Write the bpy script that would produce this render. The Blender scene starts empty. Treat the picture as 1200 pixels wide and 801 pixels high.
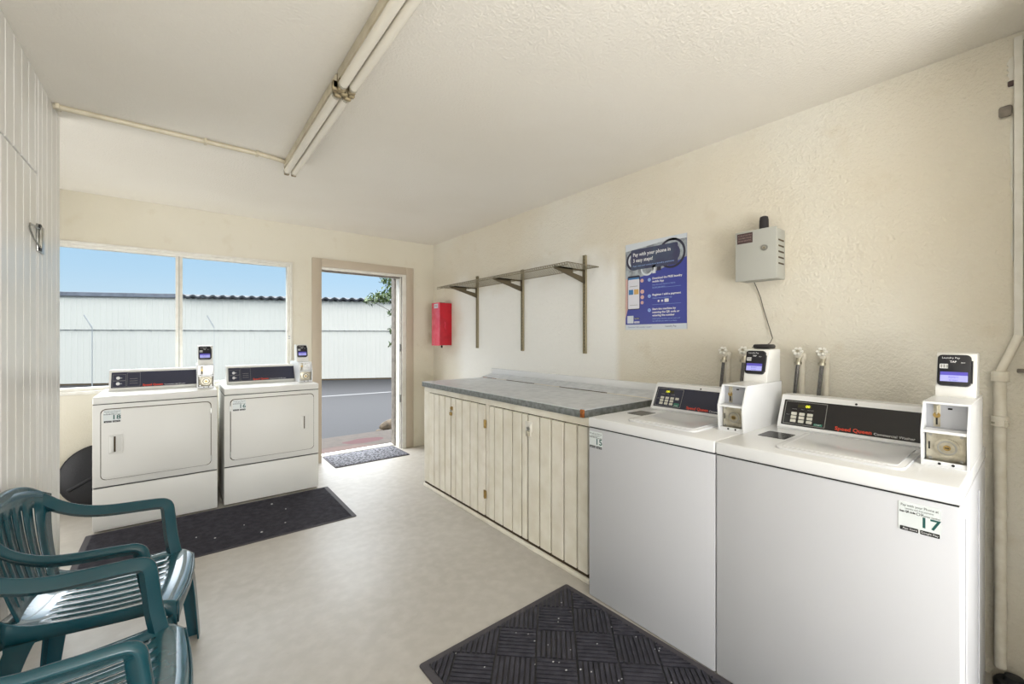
import bpy, bmesh, math, random
from mathutils import Matrix, Vector
PI = math.pi
rnd = random.Random(7)
COL = bpy.context.scene.collection

# ------------------------------------------------------------------ materials
def srgb(r, g, b):
    def f(c):
        c /= 255.0
        return c/12.92 if c <= .04045 else ((c+.055)/1.055)**2.4
    return (f(r), f(g), f(b), 1)

def mat(name, col, rough=.5, metal=0., bump=None, var=None, spec=.5, emit=None, coat=0.):
    """bump=(scale, strength, distance); var=(colour2, scale, amount)"""
    m = bpy.data.materials.new(name); m.use_nodes = True
    nt = m.node_tree; N = nt.nodes; L = nt.links
    b = N['Principled BSDF']
    b.inputs['Base Color'].default_value = col
    b.inputs['Roughness'].default_value = rough
    b.inputs['Metallic'].default_value = metal
    b.inputs['Specular IOR Level'].default_value = spec
    b.inputs['Coat Weight'].default_value = coat
    tc = N.new('ShaderNodeTexCoord')
    if var:
        n = N.new('ShaderNodeTexNoise'); n.inputs['Scale'].default_value = var[1]; n.inputs['Detail'].default_value = 5
        L.new(tc.outputs['Object'], n.inputs['Vector'])
        r = N.new('ShaderNodeMapRange'); r.inputs[1].default_value = .38; r.inputs[2].default_value = .66
        r.inputs[3].default_value = 0; r.inputs[4].default_value = var[2]
        L.new(n.outputs['Fac'], r.inputs[0])
        x = N.new('ShaderNodeMix'); x.data_type = 'RGBA'
        x.inputs[6].default_value = col; x.inputs[7].default_value = var[0]
        L.new(r.outputs[0], x.inputs[0]); L.new(x.outputs[2], b.inputs['Base Color'])
    if bump:
        n = N.new('ShaderNodeTexNoise'); n.inputs['Scale'].default_value = bump[0]; n.inputs['Detail'].default_value = 3
        L.new(tc.outputs['Object'], n.inputs['Vector'])
        bp = N.new('ShaderNodeBump'); bp.inputs['Strength'].default_value = bump[1]; bp.inputs['Distance'].default_value = bump[2]
        L.new(n.outputs['Fac'], bp.inputs['Height']); L.new(bp.outputs[0], b.inputs['Normal'])
    if emit:
        b.inputs['Emission Color'].default_value = emit[0]; b.inputs['Emission Strength'].default_value = emit[1]
    return m

M = {}
M['ceiling'] = mat('ceiling_popcorn', srgb(234, 229, 219), .95, bump=(90, .55, .006), var=(srgb(228, 222, 210), 1.3, .6))
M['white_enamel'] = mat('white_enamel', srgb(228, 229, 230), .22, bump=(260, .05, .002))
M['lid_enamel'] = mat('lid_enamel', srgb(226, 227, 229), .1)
M['shaded_enamel'] = mat('shaded_enamel', srgb(198, 199, 203), .42, bump=(260, .05, .002))  # white enamel greyed, shade of the washer fronts put into the colour
M['bisque_enamel'] = mat('bisque_enamel', srgb(226, 225, 220), .45, bump=(260, .05, .002))
M['white_plastic'] = mat('white_plastic', srgb(232, 231, 226), .35)
M['console_black'] = mat('console_black', srgb(24, 23, 26), .25)
M['console_navy'] = mat('console_navy', srgb(52, 54, 70), .25)
M['line_grey'] = mat('line_grey', srgb(150, 150, 145), .4)
M['key_cream'] = mat('key_cream', srgb(205, 203, 192), .45)
M['key_green'] = mat('key_green', srgb(20, 110, 90), .45)
M['display'] = mat('display', srgb(58, 56, 30), .2)
M['digit'] = mat('digit', srgb(220, 220, 60), .4, emit=(srgb(225, 225, 40), .8))
M['red_text'] = mat('red_text', srgb(222, 68, 40), .4)
M['white_text'] = mat('white_text', srgb(225, 225, 225), .4)
M['dark'] = mat('dark_hole', srgb(14, 13, 13), .6)
M['reader_black'] = mat('reader_black', srgb(20, 21, 28), .28)
M['screen_blue'] = mat('screen_blue', srgb(140, 142, 205), .3, emit=(srgb(185, 185, 240), .30))
M['screen_dark_blue'] = mat('screen_dark_blue', srgb(70, 62, 150), .3, emit=(srgb(100, 92, 200), .3))
M['steel'] = mat('steel', srgb(176, 176, 172), .28, .9, var=(srgb(120, 118, 112), 30, .6))
M['nickel'] = mat('nickel', srgb(196, 190, 172), .35, .75, var=(srgb(120, 110, 92), 40, .5))
M['brass'] = mat('brass', srgb(178, 150, 92), .35, .8, var=(srgb(98, 82, 50), 60, .6))
M['grey_plate'] = mat('grey_plate', srgb(176, 178, 184), .35, .3)
M['sticker'] = mat('sticker_film', srgb(222, 228, 228), .4)
M['ink'] = mat('ink', srgb(70, 78, 78), .5)
M['ink_black'] = mat('ink_black', srgb(28, 30, 30), .5)
M['ink_green'] = mat('ink_green', srgb(20, 84, 80), .5)
M['chair'] = mat('green_resin', srgb(14, 62, 72), .27, bump=(420, .08, .001), var=(srgb(26, 78, 88), 5, .35), coat=.3)
M['chair_seat'] = mat('green_resin_seat', srgb(20, 72, 82), .24, bump=(420, .08, .001), var=(srgb(70, 110, 124), 9, .4), coat=.9)  # seat shell: paler, blotchier and glossier than the other resin
M['mat_black'] = mat('mat_black', srgb(40, 39, 48), .85, bump=(300, .6, .004), var=(srgb(70, 68, 78), 25, .5))
M['mat_edge'] = mat('mat_edge', srgb(66, 62, 66), .7, bump=(200, .3, .003))
M['galv'] = mat('galvanised_sheet', srgb(214, 217, 221), .36, .15, var=(srgb(192, 196, 201), 18, .8), bump=(30, .12, .002))
M['galv_edge'] = mat('galvanised_edge', srgb(110, 114, 112), .5, .3, var=(srgb(146, 150, 150), 40, .7))
M['rust'] = mat('rust_wood', srgb(176, 104, 46), .8, var=(srgb(90, 50, 25), 60, .8))
M['board'] = mat('painted_board', srgb(236, 231, 217), .5, bump=(60, .25, .003), var=(srgb(218, 210, 190), 9, .6))
M['board_edge'] = mat('board_dark_gap', srgb(78, 66, 48), .9)
M['groove'] = mat('painted_groove', srgb(112, 105, 92), .8)
M['partition'] = mat('partition_paint', srgb(234, 233, 229), .33, bump=(24, .12, .003), var=(srgb(222, 219, 211), 3, .6))
M['tan_trim'] = mat('tan_trim', srgb(190, 176, 156), .55, bump=(50, .2, .002))
M['white_trim'] = mat('white_trim', srgb(232, 229, 220), .45, var=(srgb(210, 204, 190), 20, .4))
M['grey_wood'] = mat('weathered_grey', srgb(140, 132, 122), .8, var=(srgb(108, 100, 92), 25, .8))
M['wire'] = mat('wire_olive', srgb(140, 132, 112), .45, .5)
M['bracket'] = mat('bracket_brown', srgb(104, 94, 74), .45, .5)
M['standard'] = mat('standard_tan', srgb(158, 148, 122), .5, .4)
M['red'] = mat('red_enamel', srgb(196, 24, 44), .3, var=(srgb(150, 16, 36), 12, .5))
M['red_face'] = mat('red_faded', srgb(214, 70, 92), .25, var=(srgb(224, 110, 126), 14, .5))
M['box_grey'] = mat('box_grey', srgb(176, 176, 168), .45)
M['label_brown'] = mat('label_brown', srgb(74, 56, 54), .5)
M['label_line'] = mat('label_line', srgb(150, 130, 124), .5)
M['antenna'] = mat('antenna_black', srgb(34, 30, 32), .45)
M['cable'] = mat('cable', srgb(84, 76, 64), .6)
M['pipe_paint'] = mat('pipe_paint', srgb(233, 228, 215), .5, bump=(60, .3, .002), var=(srgb(196, 184, 160), 20, .4))
M['wheel'] = mat('wheel_paint', srgb(244, 242, 234), .45)
M['hose'] = mat('braided_hose', srgb(120, 118, 116), .4, .5, var=(srgb(74, 72, 72), 160, .8))
M['tube_glass'] = mat('tube_lamp', srgb(236, 230, 216), .25)
M['fixture'] = mat('fixture_paint', srgb(214, 204, 180), .45, var=(srgb(186, 174, 146), 18, .5))
M['socket'] = mat('socket', srgb(176, 160, 124), .6, var=(srgb(80, 66, 44), 50, .8))
M['tub'] = mat('tub_black', srgb(26, 26, 30), .5, bump=(120, .3, .003))
M['navy'] = mat('poster_navy', srgb(62, 70, 150), .35)
M['photo_grey'] = mat('poster_photo_grey', srgb(126, 130, 136), .4, var=(srgb(176, 184, 190), 26, .9))
M['photo_dark'] = mat('poster_photo_dark', srgb(46, 44, 62), .4)
M['photo_light'] = mat('poster_photo_light', srgb(206, 212, 218), .4)
M['overlay'] = mat('poster_overlay', srgb(62, 62, 92), .4, var=(srgb(70, 84, 104), 12, .8))
M['skin_print'] = mat('poster_hand_print', srgb(206, 168, 160), .4)
M['phone_white'] = mat('poster_phone', srgb(216, 216, 224), .35)
M['tile_blue'] = mat('poster_tile_blue', srgb(60, 120, 176), .4)
M['tile_orange'] = mat('poster_tile_orange', srgb(206, 166, 98), .4)
M['bubble'] = mat('poster_bubble', srgb(150, 180, 232), .4)
M['white_sheet'] = mat('white_steel_siding', srgb(204, 202, 193), .6, var=(srgb(198, 196, 188), .7, .5))
M['roof'] = mat('roof_cap', srgb(112, 118, 128), .7, var=(srgb(84, 88, 98), 6, .7))
M['roof_dark'] = mat('roof_tile_dark', srgb(42, 46, 52), .7)
M['leaf'] = mat('leaf', srgb(62, 84, 44), .5, var=(srgb(100, 118, 66), 5, .8))
M['bark'] = mat('bark', srgb(96, 82, 66), .9, bump=(30, .5, .01))
M['rock'] = mat('rock', srgb(98, 86, 70), .9, bump=(12, .8, .03), var=(srgb(34, 28, 23), 9, .9))
M['paint_line'] = mat('road_paint', srgb(104, 104, 104), .8)
M['post'] = mat('post_galv', srgb(170, 172, 172), .5, .3)
M['lint'] = mat('lint', srgb(190, 190, 190), .9)

def nodes_of(m): return m.node_tree.nodes, m.node_tree.links, m.node_tree.nodes['Principled BSDF']
def rgbmix(N, L, fac, a, b):
    x = N.new('ShaderNodeMix'); x.data_type = 'RGBA'
    for i, v in ((6, a), (7, b)):
        if isinstance(v, tuple): x.inputs[i].default_value = v
        else: L.new(v, x.inputs[i])
    L.new(fac, x.inputs[0]); return x.outputs[2]
def noise(N, L, vec, scale, detail=4, lo=.4, hi=.6, amt=1.):
    n = N.new('ShaderNodeTexNoise'); n.inputs['Scale'].default_value = scale; n.inputs['Detail'].default_value = detail
    L.new(vec, n.inputs['Vector'])
    r = N.new('ShaderNodeMapRange'); r.inputs[1].default_value = lo; r.inputs[2].default_value = hi; r.inputs[4].default_value = amt
    L.new(n.outputs['Fac'], r.inputs[0]); return r.outputs[0], n.outputs['Fac']

def stucco(name, base, c2, c3, bs, patch=False):
    m = mat(name, base, .85); N, L, b = nodes_of(m)
    tc = [n for n in N if n.type == 'TEX_COORD'][0].outputs['Object']
    f1, _ = noise(N, L, tc, .9, 3, .4, .62, .9)
    c = rgbmix(N, L, f1, base, c2)
    f2, _ = noise(N, L, tc, 7, 6, .6, .75, .35)
    c = rgbmix(N, L, f2, c, c3)
    if patch:
        sp = N.new('ShaderNodeSeparateXYZ'); L.new(tc, sp.inputs[0]); _, nz = noise(N, L, tc, 2.2, 5)
        def edge(sock, a, b_, wv):
            ad = N.new('ShaderNodeMath'); ad.operation = 'MULTIPLY_ADD'; ad.inputs[1].default_value = wv; L.new(nz, ad.inputs[0]); L.new(sock, ad.inputs[2])
            r_ = N.new('ShaderNodeMapRange'); r_.interpolation_type = 'SMOOTHSTEP'; r_.inputs[1].default_value = a+wv/2; r_.inputs[2].default_value = b_+wv/2; L.new(ad.outputs[0], r_.inputs[0]); return r_.outputs[0]
        p = edge(sp.outputs[1], 1.88, 1.96, .05)
        for q_ in (edge(sp.outputs[1], 4.3, 3.9, .5), edge(sp.outputs[2], 2.0, 1.7, .6)):
            mm = N.new('ShaderNodeMath'); mm.operation = 'MULTIPLY'; L.new(p, mm.inputs[0]); L.new(q_, mm.inputs[1]); p = mm.outputs[0]
        c = rgbmix(N, L, p, c, srgb(240, 239, 234))
    L.new(c, b.inputs['Base Color'])
    _, h1 = noise(N, L, tc, 95, 3); _, h2 = noise(N, L, tc, 22, 2)
    a = N.new('ShaderNodeMath'); a.operation = 'MULTIPLY_ADD'; a.inputs[1].default_value = .8
    L.new(h2, a.inputs[0]); L.new(h1, a.inputs[2])
    bp = N.new('ShaderNodeBump'); bp.inputs['Strength'].default_value = bs; bp.inputs['Distance'].default_value = .006
    L.new(a.outputs[0], bp.inputs['Height']); L.new(bp.outputs[0], b.inputs['Normal'])
    return m
M['wall'] = stucco('wall_stucco', srgb(223, 215, 197), srgb(229, 225, 213), srgb(208, 196, 172), .9, True)
M['wall_smooth'] = stucco('wall_plaster', srgb(220, 213, 194), srgb(226, 220, 204), srgb(206, 194, 168), .3)

def concrete_floor():
    m = mat('sealed_concrete', srgb(186, 179, 165), .32); N, L, b = nodes_of(m)
    tc = [n for n in N if n.type == 'TEX_COORD'][0].outputs['Object']
    f1, _ = noise(N, L, tc, 1.1, 4, .32, .68, .8)
    c = rgbmix(N, L, f1, srgb(178, 173, 165), srgb(166, 160, 149))
    f2, _ = noise(N, L, tc, 16, 5, .4, .85, .4)
    c = rgbmix(N, L, f2, c, srgb(206, 202, 194))
    f3, _ = noise(N, L, tc, 70, 2, .72, .78, .55)
    c = rgbmix(N, L, f3, c, srgb(150, 140, 126))
    # hairline cracks
    v = N.new('ShaderNodeTexVoronoi'); v.feature = 'DISTANCE_TO_EDGE'; v.inputs['Scale'].default_value = .9
    d = N.new('ShaderNodeTexNoise'); d.inputs['Scale'].default_value = 6; L.new(tc, d.inputs['Vector'])
    ad = N.new('ShaderNodeMixRGB'); ad.blend_type = 'ADD'; ad.inputs[0].default_value = .16
    L.new(tc, ad.inputs[1]); L.new(d.outputs['Color'], ad.inputs[2]); L.new(ad.outputs[0], v.inputs['Vector'])
    r = N.new('ShaderNodeMapRange'); r.inputs[1].default_value = 0; r.inputs[2].default_value = .0022; r.inputs[3].default_value = .3; r.inputs[4].default_value = 0
    L.new(v.outputs['Distance'], r.inputs[0])
    
    L.new(c, b.inputs['Base Color'])
    rr = N.new('ShaderNodeMapRange'); rr.inputs[3].default_value = .36; rr.inputs[4].default_value = .5
    L.new(f1, rr.inputs[0]); L.new(rr.outputs[0], b.inputs['Roughness'])
    bp = N.new('ShaderNodeBump'); bp.inputs['Strength'].default_value = .05; bp.inputs['Distance'].default_value = .003
    _, h = noise(N, L, tc, 25, 6); L.new(h, bp.inputs['Height']); L.new(bp.outputs[0], b.inputs['Normal'])
    return m
M['floor'] = concrete_floor()

def asphalt():
    m = mat('asphalt', srgb(120, 120, 124), .85); N, L, b = nodes_of(m)
    tc = [n for n in N if n.type == 'TEX_COORD'][0].outputs['Object']
    f, _ = noise(N, L, tc, 90, 2, .4, .62, .8)
    c = rgbmix(N, L, f, srgb(22, 22, 24), srgb(34, 34, 38))
    f, _ = noise(N, L, tc, .8, 4, .45, .6, .5)
    c = rgbmix(N, L, f, c, srgb(28, 28, 30)); L.new(c, b.inputs['Base Color'])
    return m
M['asphalt'] = asphalt()

def apron_mat():
    m = mat('apron_concrete', srgb(176, 164, 146), .85); N, L, b = nodes_of(m)
    tc = [n for n in N if n.type == 'TEX_COORD'][0].outputs['Object']
    f, _ = noise(N, L, tc, 14, 6, .4, .65, .6)
    c = rgbmix(N, L, f, srgb(60, 51, 42), srgb(44, 37, 30))
    s = N.new('ShaderNodeSeparateXYZ'); L.new(tc, s.inputs[0])
    def blob(cx, cy, rx, ry, soft, amt):
        # elongated paint spill with a ragged border
        vs = []
        for o, cc, rr in ((0, cx, rx), (1, cy, ry)):
            a = N.new('ShaderNodeMath'); a.operation = 'SUBTRACT'; a.inputs[1].default_value = cc; L.new(s.outputs[o], a.inputs[0])
            d = N.new('ShaderNodeMath'); d.operation = 'DIVIDE'; d.inputs[1].default_value = rr; L.new(a.outputs[0], d.inputs[0])
            p = N.new('ShaderNodeMath'); p.operation = 'POWER'; p.inputs[1].default_value = 2; L.new(d.outputs[0], p.inputs[0]); vs.append(p.outputs[0])
        t = N.new('ShaderNodeMath'); t.operation = 'ADD'; L.new(vs[0], t.inputs[0]); L.new(vs[1], t.inputs[1])
        _, nz = noise(N, L, tc, 9, 4)
        t2 = N.new('ShaderNodeMath'); t2.operation = 'ADD'; L.new(t.outputs[0], t2.inputs[0]); L.new(nz, t2.inputs[1])
        r = N.new('ShaderNodeMapRange'); r.inputs[1].default_value = 1.3; r.inputs[2].default_value = 1.3+soft; r.inputs[3].default_value = amt; r.inputs[4].default_value = 0
        L.new(t2.outputs[0], r.inputs[0]); return r.outputs[0]
    c = rgbmix(N, L, blob(1.5, 5.2, .55, .28, .5, .55), c, srgb(84, 58, 50))
    c = rgbmix(N, L, blob(1.93, 5.62, .30, .14, .15, .9), c, srgb(58, 5, 10))
    c = rgbmix(N, L, blob(1.6, 5.5, .5, .035, .1, .4), c, srgb(60, 30, 26))
    L.new(c, b.inputs['Base Color']); return m
M['apron'] = apron_mat()

def mat_dotty():
    m = mat('speckled_carpet', srgb(150, 150, 156), .9); N, L, b = nodes_of(m)
    tc = [n for n in N if n.type == 'TEX_COORD'][0].outputs['Object']
    v = N.new('ShaderNodeTexVoronoi'); v.inputs['Scale'].default_value = 42; L.new(tc, v.inputs['Vector'])
    r = N.new('ShaderNodeMapRange'); r.inputs[1].default_value = .35; r.inputs[2].default_value = .6; L.new(v.outputs['Distance'], r.inputs[0])
    L.new(rgbmix(N, L, r.outputs[0], srgb(38, 38, 42), srgb(112, 112, 118)), b.inputs['Base Color'])
    bp = N.new('ShaderNodeBump'); bp.inputs['Distance'].default_value = .006; L.new(v.outputs['Distance'], bp.inputs['Height']); L.new(bp.outputs[0], b.inputs['Normal'])
    return m
M['doormat'] = mat_dotty()

def glass():
    m = bpy.data.materials.new('window_glass'); m.use_nodes = True
    N = m.node_tree.nodes; L = m.node_tree.links
    N.remove(N['Principled BSDF'])
    t = N.new('ShaderNodeBsdfTransparent'); t.inputs[0].default_value = (.97, .98, .98, 1)
    g = N.new('ShaderNodeBsdfGlossy'); g.inputs['Roughness'].default_value = .25
    x = N.new('ShaderNodeMixShader'); x.inputs[0].default_value = .004; L.new(t.outputs[0], x.inputs[1]); L.new(g.outputs[0], x.inputs[2])
    L.new(x.outputs[0], N['Material Output'].inputs[0]); return m
M['glass'] = glass()

# ------------------------------------------------------------------ mesh builder
def rrect(x0, x1, y0, y1, r, n=4):
    pts = []
    for cx, cy, a0 in ((x1-r, y0+r, -PI/2), (x1-r, y1-r, 0), (x0+r, y1-r, PI/2), (x0+r, y0+r, PI)):
        for i in range(n+1):
            a = a0+PI/2*i/n; pts.append((cx+r*math.cos(a), cy+r*math.sin(a)))
    return pts
def circ(cx, cy, r, n=20, ry=None):
    ry = ry or r
    return [(cx+r*math.cos(2*PI*i/n), cy+ry*math.sin(2*PI*i/n)) for i in range(n)]

class MB:
    def __init__(s): s.v = []; s.f = []; s.mi = []; s.mats = []
    def add(s, vs, fs, m, X=None):
        if m not in s.mats: s.mats.append(m)
        k = s.mats.index(m); o = len(s.v)
        for p in vs:
            p = Vector(p)
            if X is not None: p = X @ p
            s.v.append(p)
        for f in fs: s.f.append([i+o for i in f]); s.mi.append(k)
        return s
    def box(s, x0, x1, y0, y1, z0, z1, m, bev=0., seg=2, X=None):
        bm = bmesh.new(); bmesh.ops.create_cube(bm, size=1)
        for v in bm.verts: v.co = Vector(((x0+x1)/2+v.co.x*(x1-x0), (y0+y1)/2+v.co.y*(y1-y0), (z0+z1)/2+v.co.z*(z1-z0)))
        if bev: bmesh.ops.bevel(bm, geom=bm.edges[:], offset=bev, segments=seg, profile=.5, affect='EDGES')
        bm.verts.index_update()
        s.add([v.co.copy() for v in bm.verts], [[v.index for v in f.verts] for f in bm.faces], m, X); bm.free(); return s
    def plate(s, poly, z0, z1, m, X=None, bev=0.):
        n = len(poly)
        a = sum(poly[i][0]*poly[(i+1) % n][1]-poly[(i+1) % n][0]*poly[i][1] for i in range(n))
        if a < 0: poly = poly[::-1]
        if bev:
            bm = bmesh.new(); vb = [bm.verts.new((p[0], p[1], z0)) for p in poly]; vt = [bm.verts.new((p[0], p[1], z1)) for p in poly]
            bm.faces.new(vb[::-1]); top = bm.faces.new(vt)
            for i in range(n): j = (i+1) % n; bm.faces.new((vb[i], vb[j], vt[j], vt[i]))
            bmesh.ops.bevel(bm, geom=list(top.edges), offset=bev, segments=2, profile=.5, affect='EDGES')
            bm.verts.index_update()
            s.add([v.co.copy() for v in bm.verts], [[v.index for v in f.verts] for f in bm.faces], m, X); bm.free(); return s
        vs = [(p[0], p[1], z0) for p in poly]+[(p[0], p[1], z1) for p in poly]
        fs = [list(range(n))[::-1], [n+i for i in range(n)]]+[[i, (i+1) % n, n+(i+1) % n, n+i] for i in range(n)]
        return s.add(vs, fs, m, X)
    def ring(s, cx, cy, r0, r1, z0, z1, m, X=None, n=24, a0=0., a1=2*PI):
        full = abs(a1-a0-2*PI) < 1e-6; k = n if full else n+1
        vs = []
        for i in range(k):
            a = a0+(a1-a0)*i/n; c, q = math.cos(a), math.sin(a)
            vs += [(cx+r0*c, cy+r0*q, z0), (cx+r1*c, cy+r1*q, z0), (cx+r1*c, cy+r1*q, z1), (cx+r0*c, cy+r0*q, z1)]
        fs = []
        for i in range(n):
            a = 4*i; b = 4*((i+1) % k)
            fs += [[a+3, a+2, b+2, b+3], [a, b, b+1, a+1], [a+1, b+1, b+2, a+2], [a, a+3, b+3, b]]
        if not full: fs += [[0, 1, 2, 3], [4*k-4, 4*k-1, 4*k-2, 4*k-3]]
        return s.add(vs, fs, m, X)
    def framed(s, x0, x1, y0, y1, w, z0, z1, m, X=None):
        s.box(x0, x1, y0, y0+w, z0, z1, m, X=X); s.box(x0, x1, y1-w, y1, z0, z1, m, X=X)
        s.box(x0, x0+w, y0+w, y1-w, z0, z1, m, X=X); return s.box(x1-w, x1, y0+w, y1-w, z0, z1, m, X=X)
    def sweep(s, pts, prof, m, up=(0, 0, 1), scales=None, X=None, cap=True):
        pts = [Vector(p) for p in pts]; n = len(pts); k = len(prof); vs = []; N = Vector(up)
        for i, p in enumerate(pts):
            T = (pts[min(i+1, n-1)]-pts[max(i-1, 0)]).normalized()
            N = (N-T*N.dot(T)).normalized(); S = T.cross(N)
            sc = scales[i] if scales else (1, 1)
            if not isinstance(sc, tuple): sc = (sc, sc)
            for a, b in prof: vs.append(p+S*a*sc[0]+N*b*sc[1])
        fs = []
        for i in range(n-1):
            for j in range(k):
                q = (j+1) % k; fs.append([i*k+j, i*k+q, (i+1)*k+q, (i+1)*k+j])
        if cap: fs += [list(range(k))[::-1], [(n-1)*k+j for j in range(k)]]
        return s.add(vs, fs, m, X)
    def tube(s, pts, r, m, n=8, X=None, scales=None):
        d = Vector(pts[1])-Vector(pts[0]); up = (0, 0, 1) if abs(d.normalized().z) < .9 else (1, 0, 0)
        return s.sweep(pts, circ(0, 0, r, n), m, up, scales, X)
    def lathe(s, prof, m, X=None, n=20):
        vs = []; k = len(prof)
        for i in range(n):
            a = 2*PI*i/n
            for r, z in prof: vs.append((r*math.cos(a), r*math.sin(a), z))
        fs = []
        for i in range(n):
            b = (i+1) % n
            for j in range(k-1): fs.append([i*k+j, b*k+j, b*k+j+1, i*k+j+1])
        fs.append([i*k for i in range(n)][::-1]); fs.append([i*k+k-1 for i in range(n)])
        return s.add(vs, fs, m, X)
    def text(s, txt, size, m, X, x=0, y=0, z=0, d=.0004, align='LEFT', width=None, bold=0.):
        cu = bpy.data.curves.new('t', 'FONT'); cu.body = txt; cu.size = size; cu.align_x = align; cu.align_y = 'CENTER'
        cu.extrude = d/2; cu.offset = bold; cu.resolution_u = 2
        ob = bpy.data.objects.new('t', cu); COL.objects.link(ob)
        dg = bpy.context.evaluated_depsgraph_get(); dg.update()
        me = bpy.data.meshes.new_from_object(ob.evaluated_get(dg))
        vs = [v.co.copy() for v in me.vertices]; fs = [list(p.vertices) for p in me.polygons]
        bpy.data.objects.remove(ob); bpy.data.meshes.remove(me); bpy.data.curves.remove(cu)
        if not vs: return s
        if width:
            lo = min(v.x for v in vs); hi = max(v.x for v in vs); k = width/(hi-lo)
            for v in vs: v.x *= k
        return s.add([v+Vector((x, y, z+d/2)) for v in vs], fs, m, X)
    def build(s, name, parent=None, loc=(0, 0, 0), smooth=35, label=None, mods=None):
        me = bpy.data.meshes.new(name)
        me.from_pydata([tuple(v) for v in s.v], [], s.f)
        for m in s.mats: me.materials.append(M[m])
        me.polygons.foreach_set('material_index', s.mi)
        if smooth:
            me.polygons.foreach_set('use_smooth', [True]*len(me.polygons)); me.set_sharp_from_angle(angle=math.radians(smooth))
        me.update()
        o = bpy.data.objects.new(name, me); COL.objects.link(o); o.location = loc
        if parent: o.parent = parent
        if label: o['label'] = label
        return o

def tag(o, label, cat, group=None, kind=None):
    o['label'] = label; o['category'] = cat
    if group: o['group'] = group
    if kind: o['kind'] = kind
    return o
def thing(name, label, cat, loc=(0, 0, 0), rz=0., group=None):
    o = bpy.data.objects.new(name, None); COL.objects.link(o); o.empty_display_size = .1
    o.location = loc; o.rotation_euler = (0, 0, rz); return tag(o, label, cat, group)
def struct(o, label=None):
    o['kind'] = 'structure'
    if label: o['label'] = label
    return o
def frame(o, up=(0, 0, 1)):
    """local x = reader's right (-Y), local y = up along the face, local z = out of the face (-X)"""
    Y = Vector(up).normalized(); Xv = Vector((0, -1, 0)); Z = Xv.cross(Y)
    return Matrix(((Xv.x, Y.x, Z.x, o[0]), (Xv.y, Y.y, Z.y, o[1]), (Xv.z, Y.z, Z.z, o[2]), (0, 0, 0, 1)))

# ------------------------------------------------------------------ room shell
XR, YB, H = 2.49, 4.73, 2.465
XL, YN = -1.75, -3.3
WX0, WX1, WZ0, WZ1 = -.90, .885, .885, 2.06
DX0, DX1, DZ1 = 1.175, 2.075, 2.035
YO = 4.98
struct(MB().box(XL, XR+.12, YN, YO-.04, -.14, 0, 'floor').build('floor', smooth=0), 'sealed beige concrete floor')
struct(MB().box(XL-.1, XR+.12, YN-.1, YO+.25, H, H+.12, 'ceiling').build('ceiling', smooth=0), 'cream popcorn textured ceiling')
struct(MB().box(XR, XR+.12, YN-.1, YO, 0, H, 'wall').build('wall_right', smooth=0), 'cream stucco wall')
b = MB()
b.box(XL, WX0, YB, YO, 0, H, 'wall_smooth').box(WX0, WX1, YB, YO, 0, WZ0, 'wall_smooth').box(WX0, WX1, YB, YO, WZ1, H, 'wall_smooth')
b.box(WX1, DX0-.03, YB, YO, 0, H, 'wall_smooth').box(DX0-.03, DX1+.03, YB, YO, DZ1+.03, H, 'wall_smooth').box(DX1+.03, XR, YB, YO, 0, H, 'wall_smooth')
struct(b.build('wall_back', smooth=0), 'cream plaster wall with window and doorway')
struct(MB().box(XL-.1, XL, YN-.1, YO, 0, H, 'wall_smooth').build('wall_side', smooth=0), 'cream plaster side wall')
# wall behind the camera, wide opening added to let sky light in
b = MB()
b.box(XL, -.35, YN-.1, YN, 0, H, 'wall_smooth').box(2.2, XR, YN-.1, YN, 0, H, 'wall_smooth').box(-.35, 2.2, YN-.1, YN, 2.2, H, 'wall_smooth')
struct(b.build('wall_near', smooth=0), 'cream plaster wall with wide opening added for sky light')

struct(MB().box(2.02, XR, -.24, -.12, 0, H, 'wall_smooth').build('wall_shade', smooth=0), 'short unseen wall added to shade the corner beside washer 17')  # out of view, added to keep light off the near right wall

# painted board partition on the left
b = MB(); px = -.49
b.box(px-.09, px-.014, YN, 3.19, 0, H, 'groove')
gap = .007
def boards(b, edges, z0, z1, x0, x1, m, bev=.003):
    for a, c in zip(edges[:-1], edges[1:]):
        lo, hi = min(a, c), max(a, c); b.box(x0, x1, lo+gap/2, hi-gap/2, z0, z1, m, bev=bev, seg=1)
low = [2.262-.1*i for i in range(55, 0, -1)]+[2.262, 2.336, 2.437, 2.54, 2.637, 2.737, 2.764]
up_ = [e-.022 for e in low[:-1]]+[2.764]
boards(b, low, .002, 2.029, px-.012, px, 'partition'); boards(b, up_, 2.036, H-.001, px-.012, px, 'partition')
boards(b, [2.769, 2.835, 2.922, 3.019, 3.121, 3.20], .002, H-.001, px-.012, px, 'partition')
b.box(px-.09, px-.012, 3.19, 3.20, 0, H, 'partition')
struct(b.build('wall_left', smooth=0), 'cream painted vertical board partition')

# window
w = MB()
fw = .03
w.box(WX0, WX1, YB+.02, YB+.09, WZ1-fw, WZ1, 'white_trim', bev=.003).box(WX0, WX1, YB+.02, YB+.09, WZ0, WZ0+fw, 'white_trim', bev=.003)
w.box(WX0, WX0+fw, YB+.02, YB+.09, WZ0+fw, WZ1-fw, 'white_trim', bev=.003).box(WX1-fw, WX1, YB+.02, YB+.09, WZ0+fw, WZ1-fw, 'white_trim', bev=.003)
w.box(-.026, .024, YB+.015, YB+.085, WZ0+fw, WZ1-fw, 'white_trim', bev=.004)
w.box(-.004, .002, YB+.010, YB+.016, WZ0+fw, WZ1-fw, 'box_grey')
for z in (1.32, 1.30): w.box(WX1-.02, WX1-.004, YB+.008, YB+.02, z, z+.014, 'steel')
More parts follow.
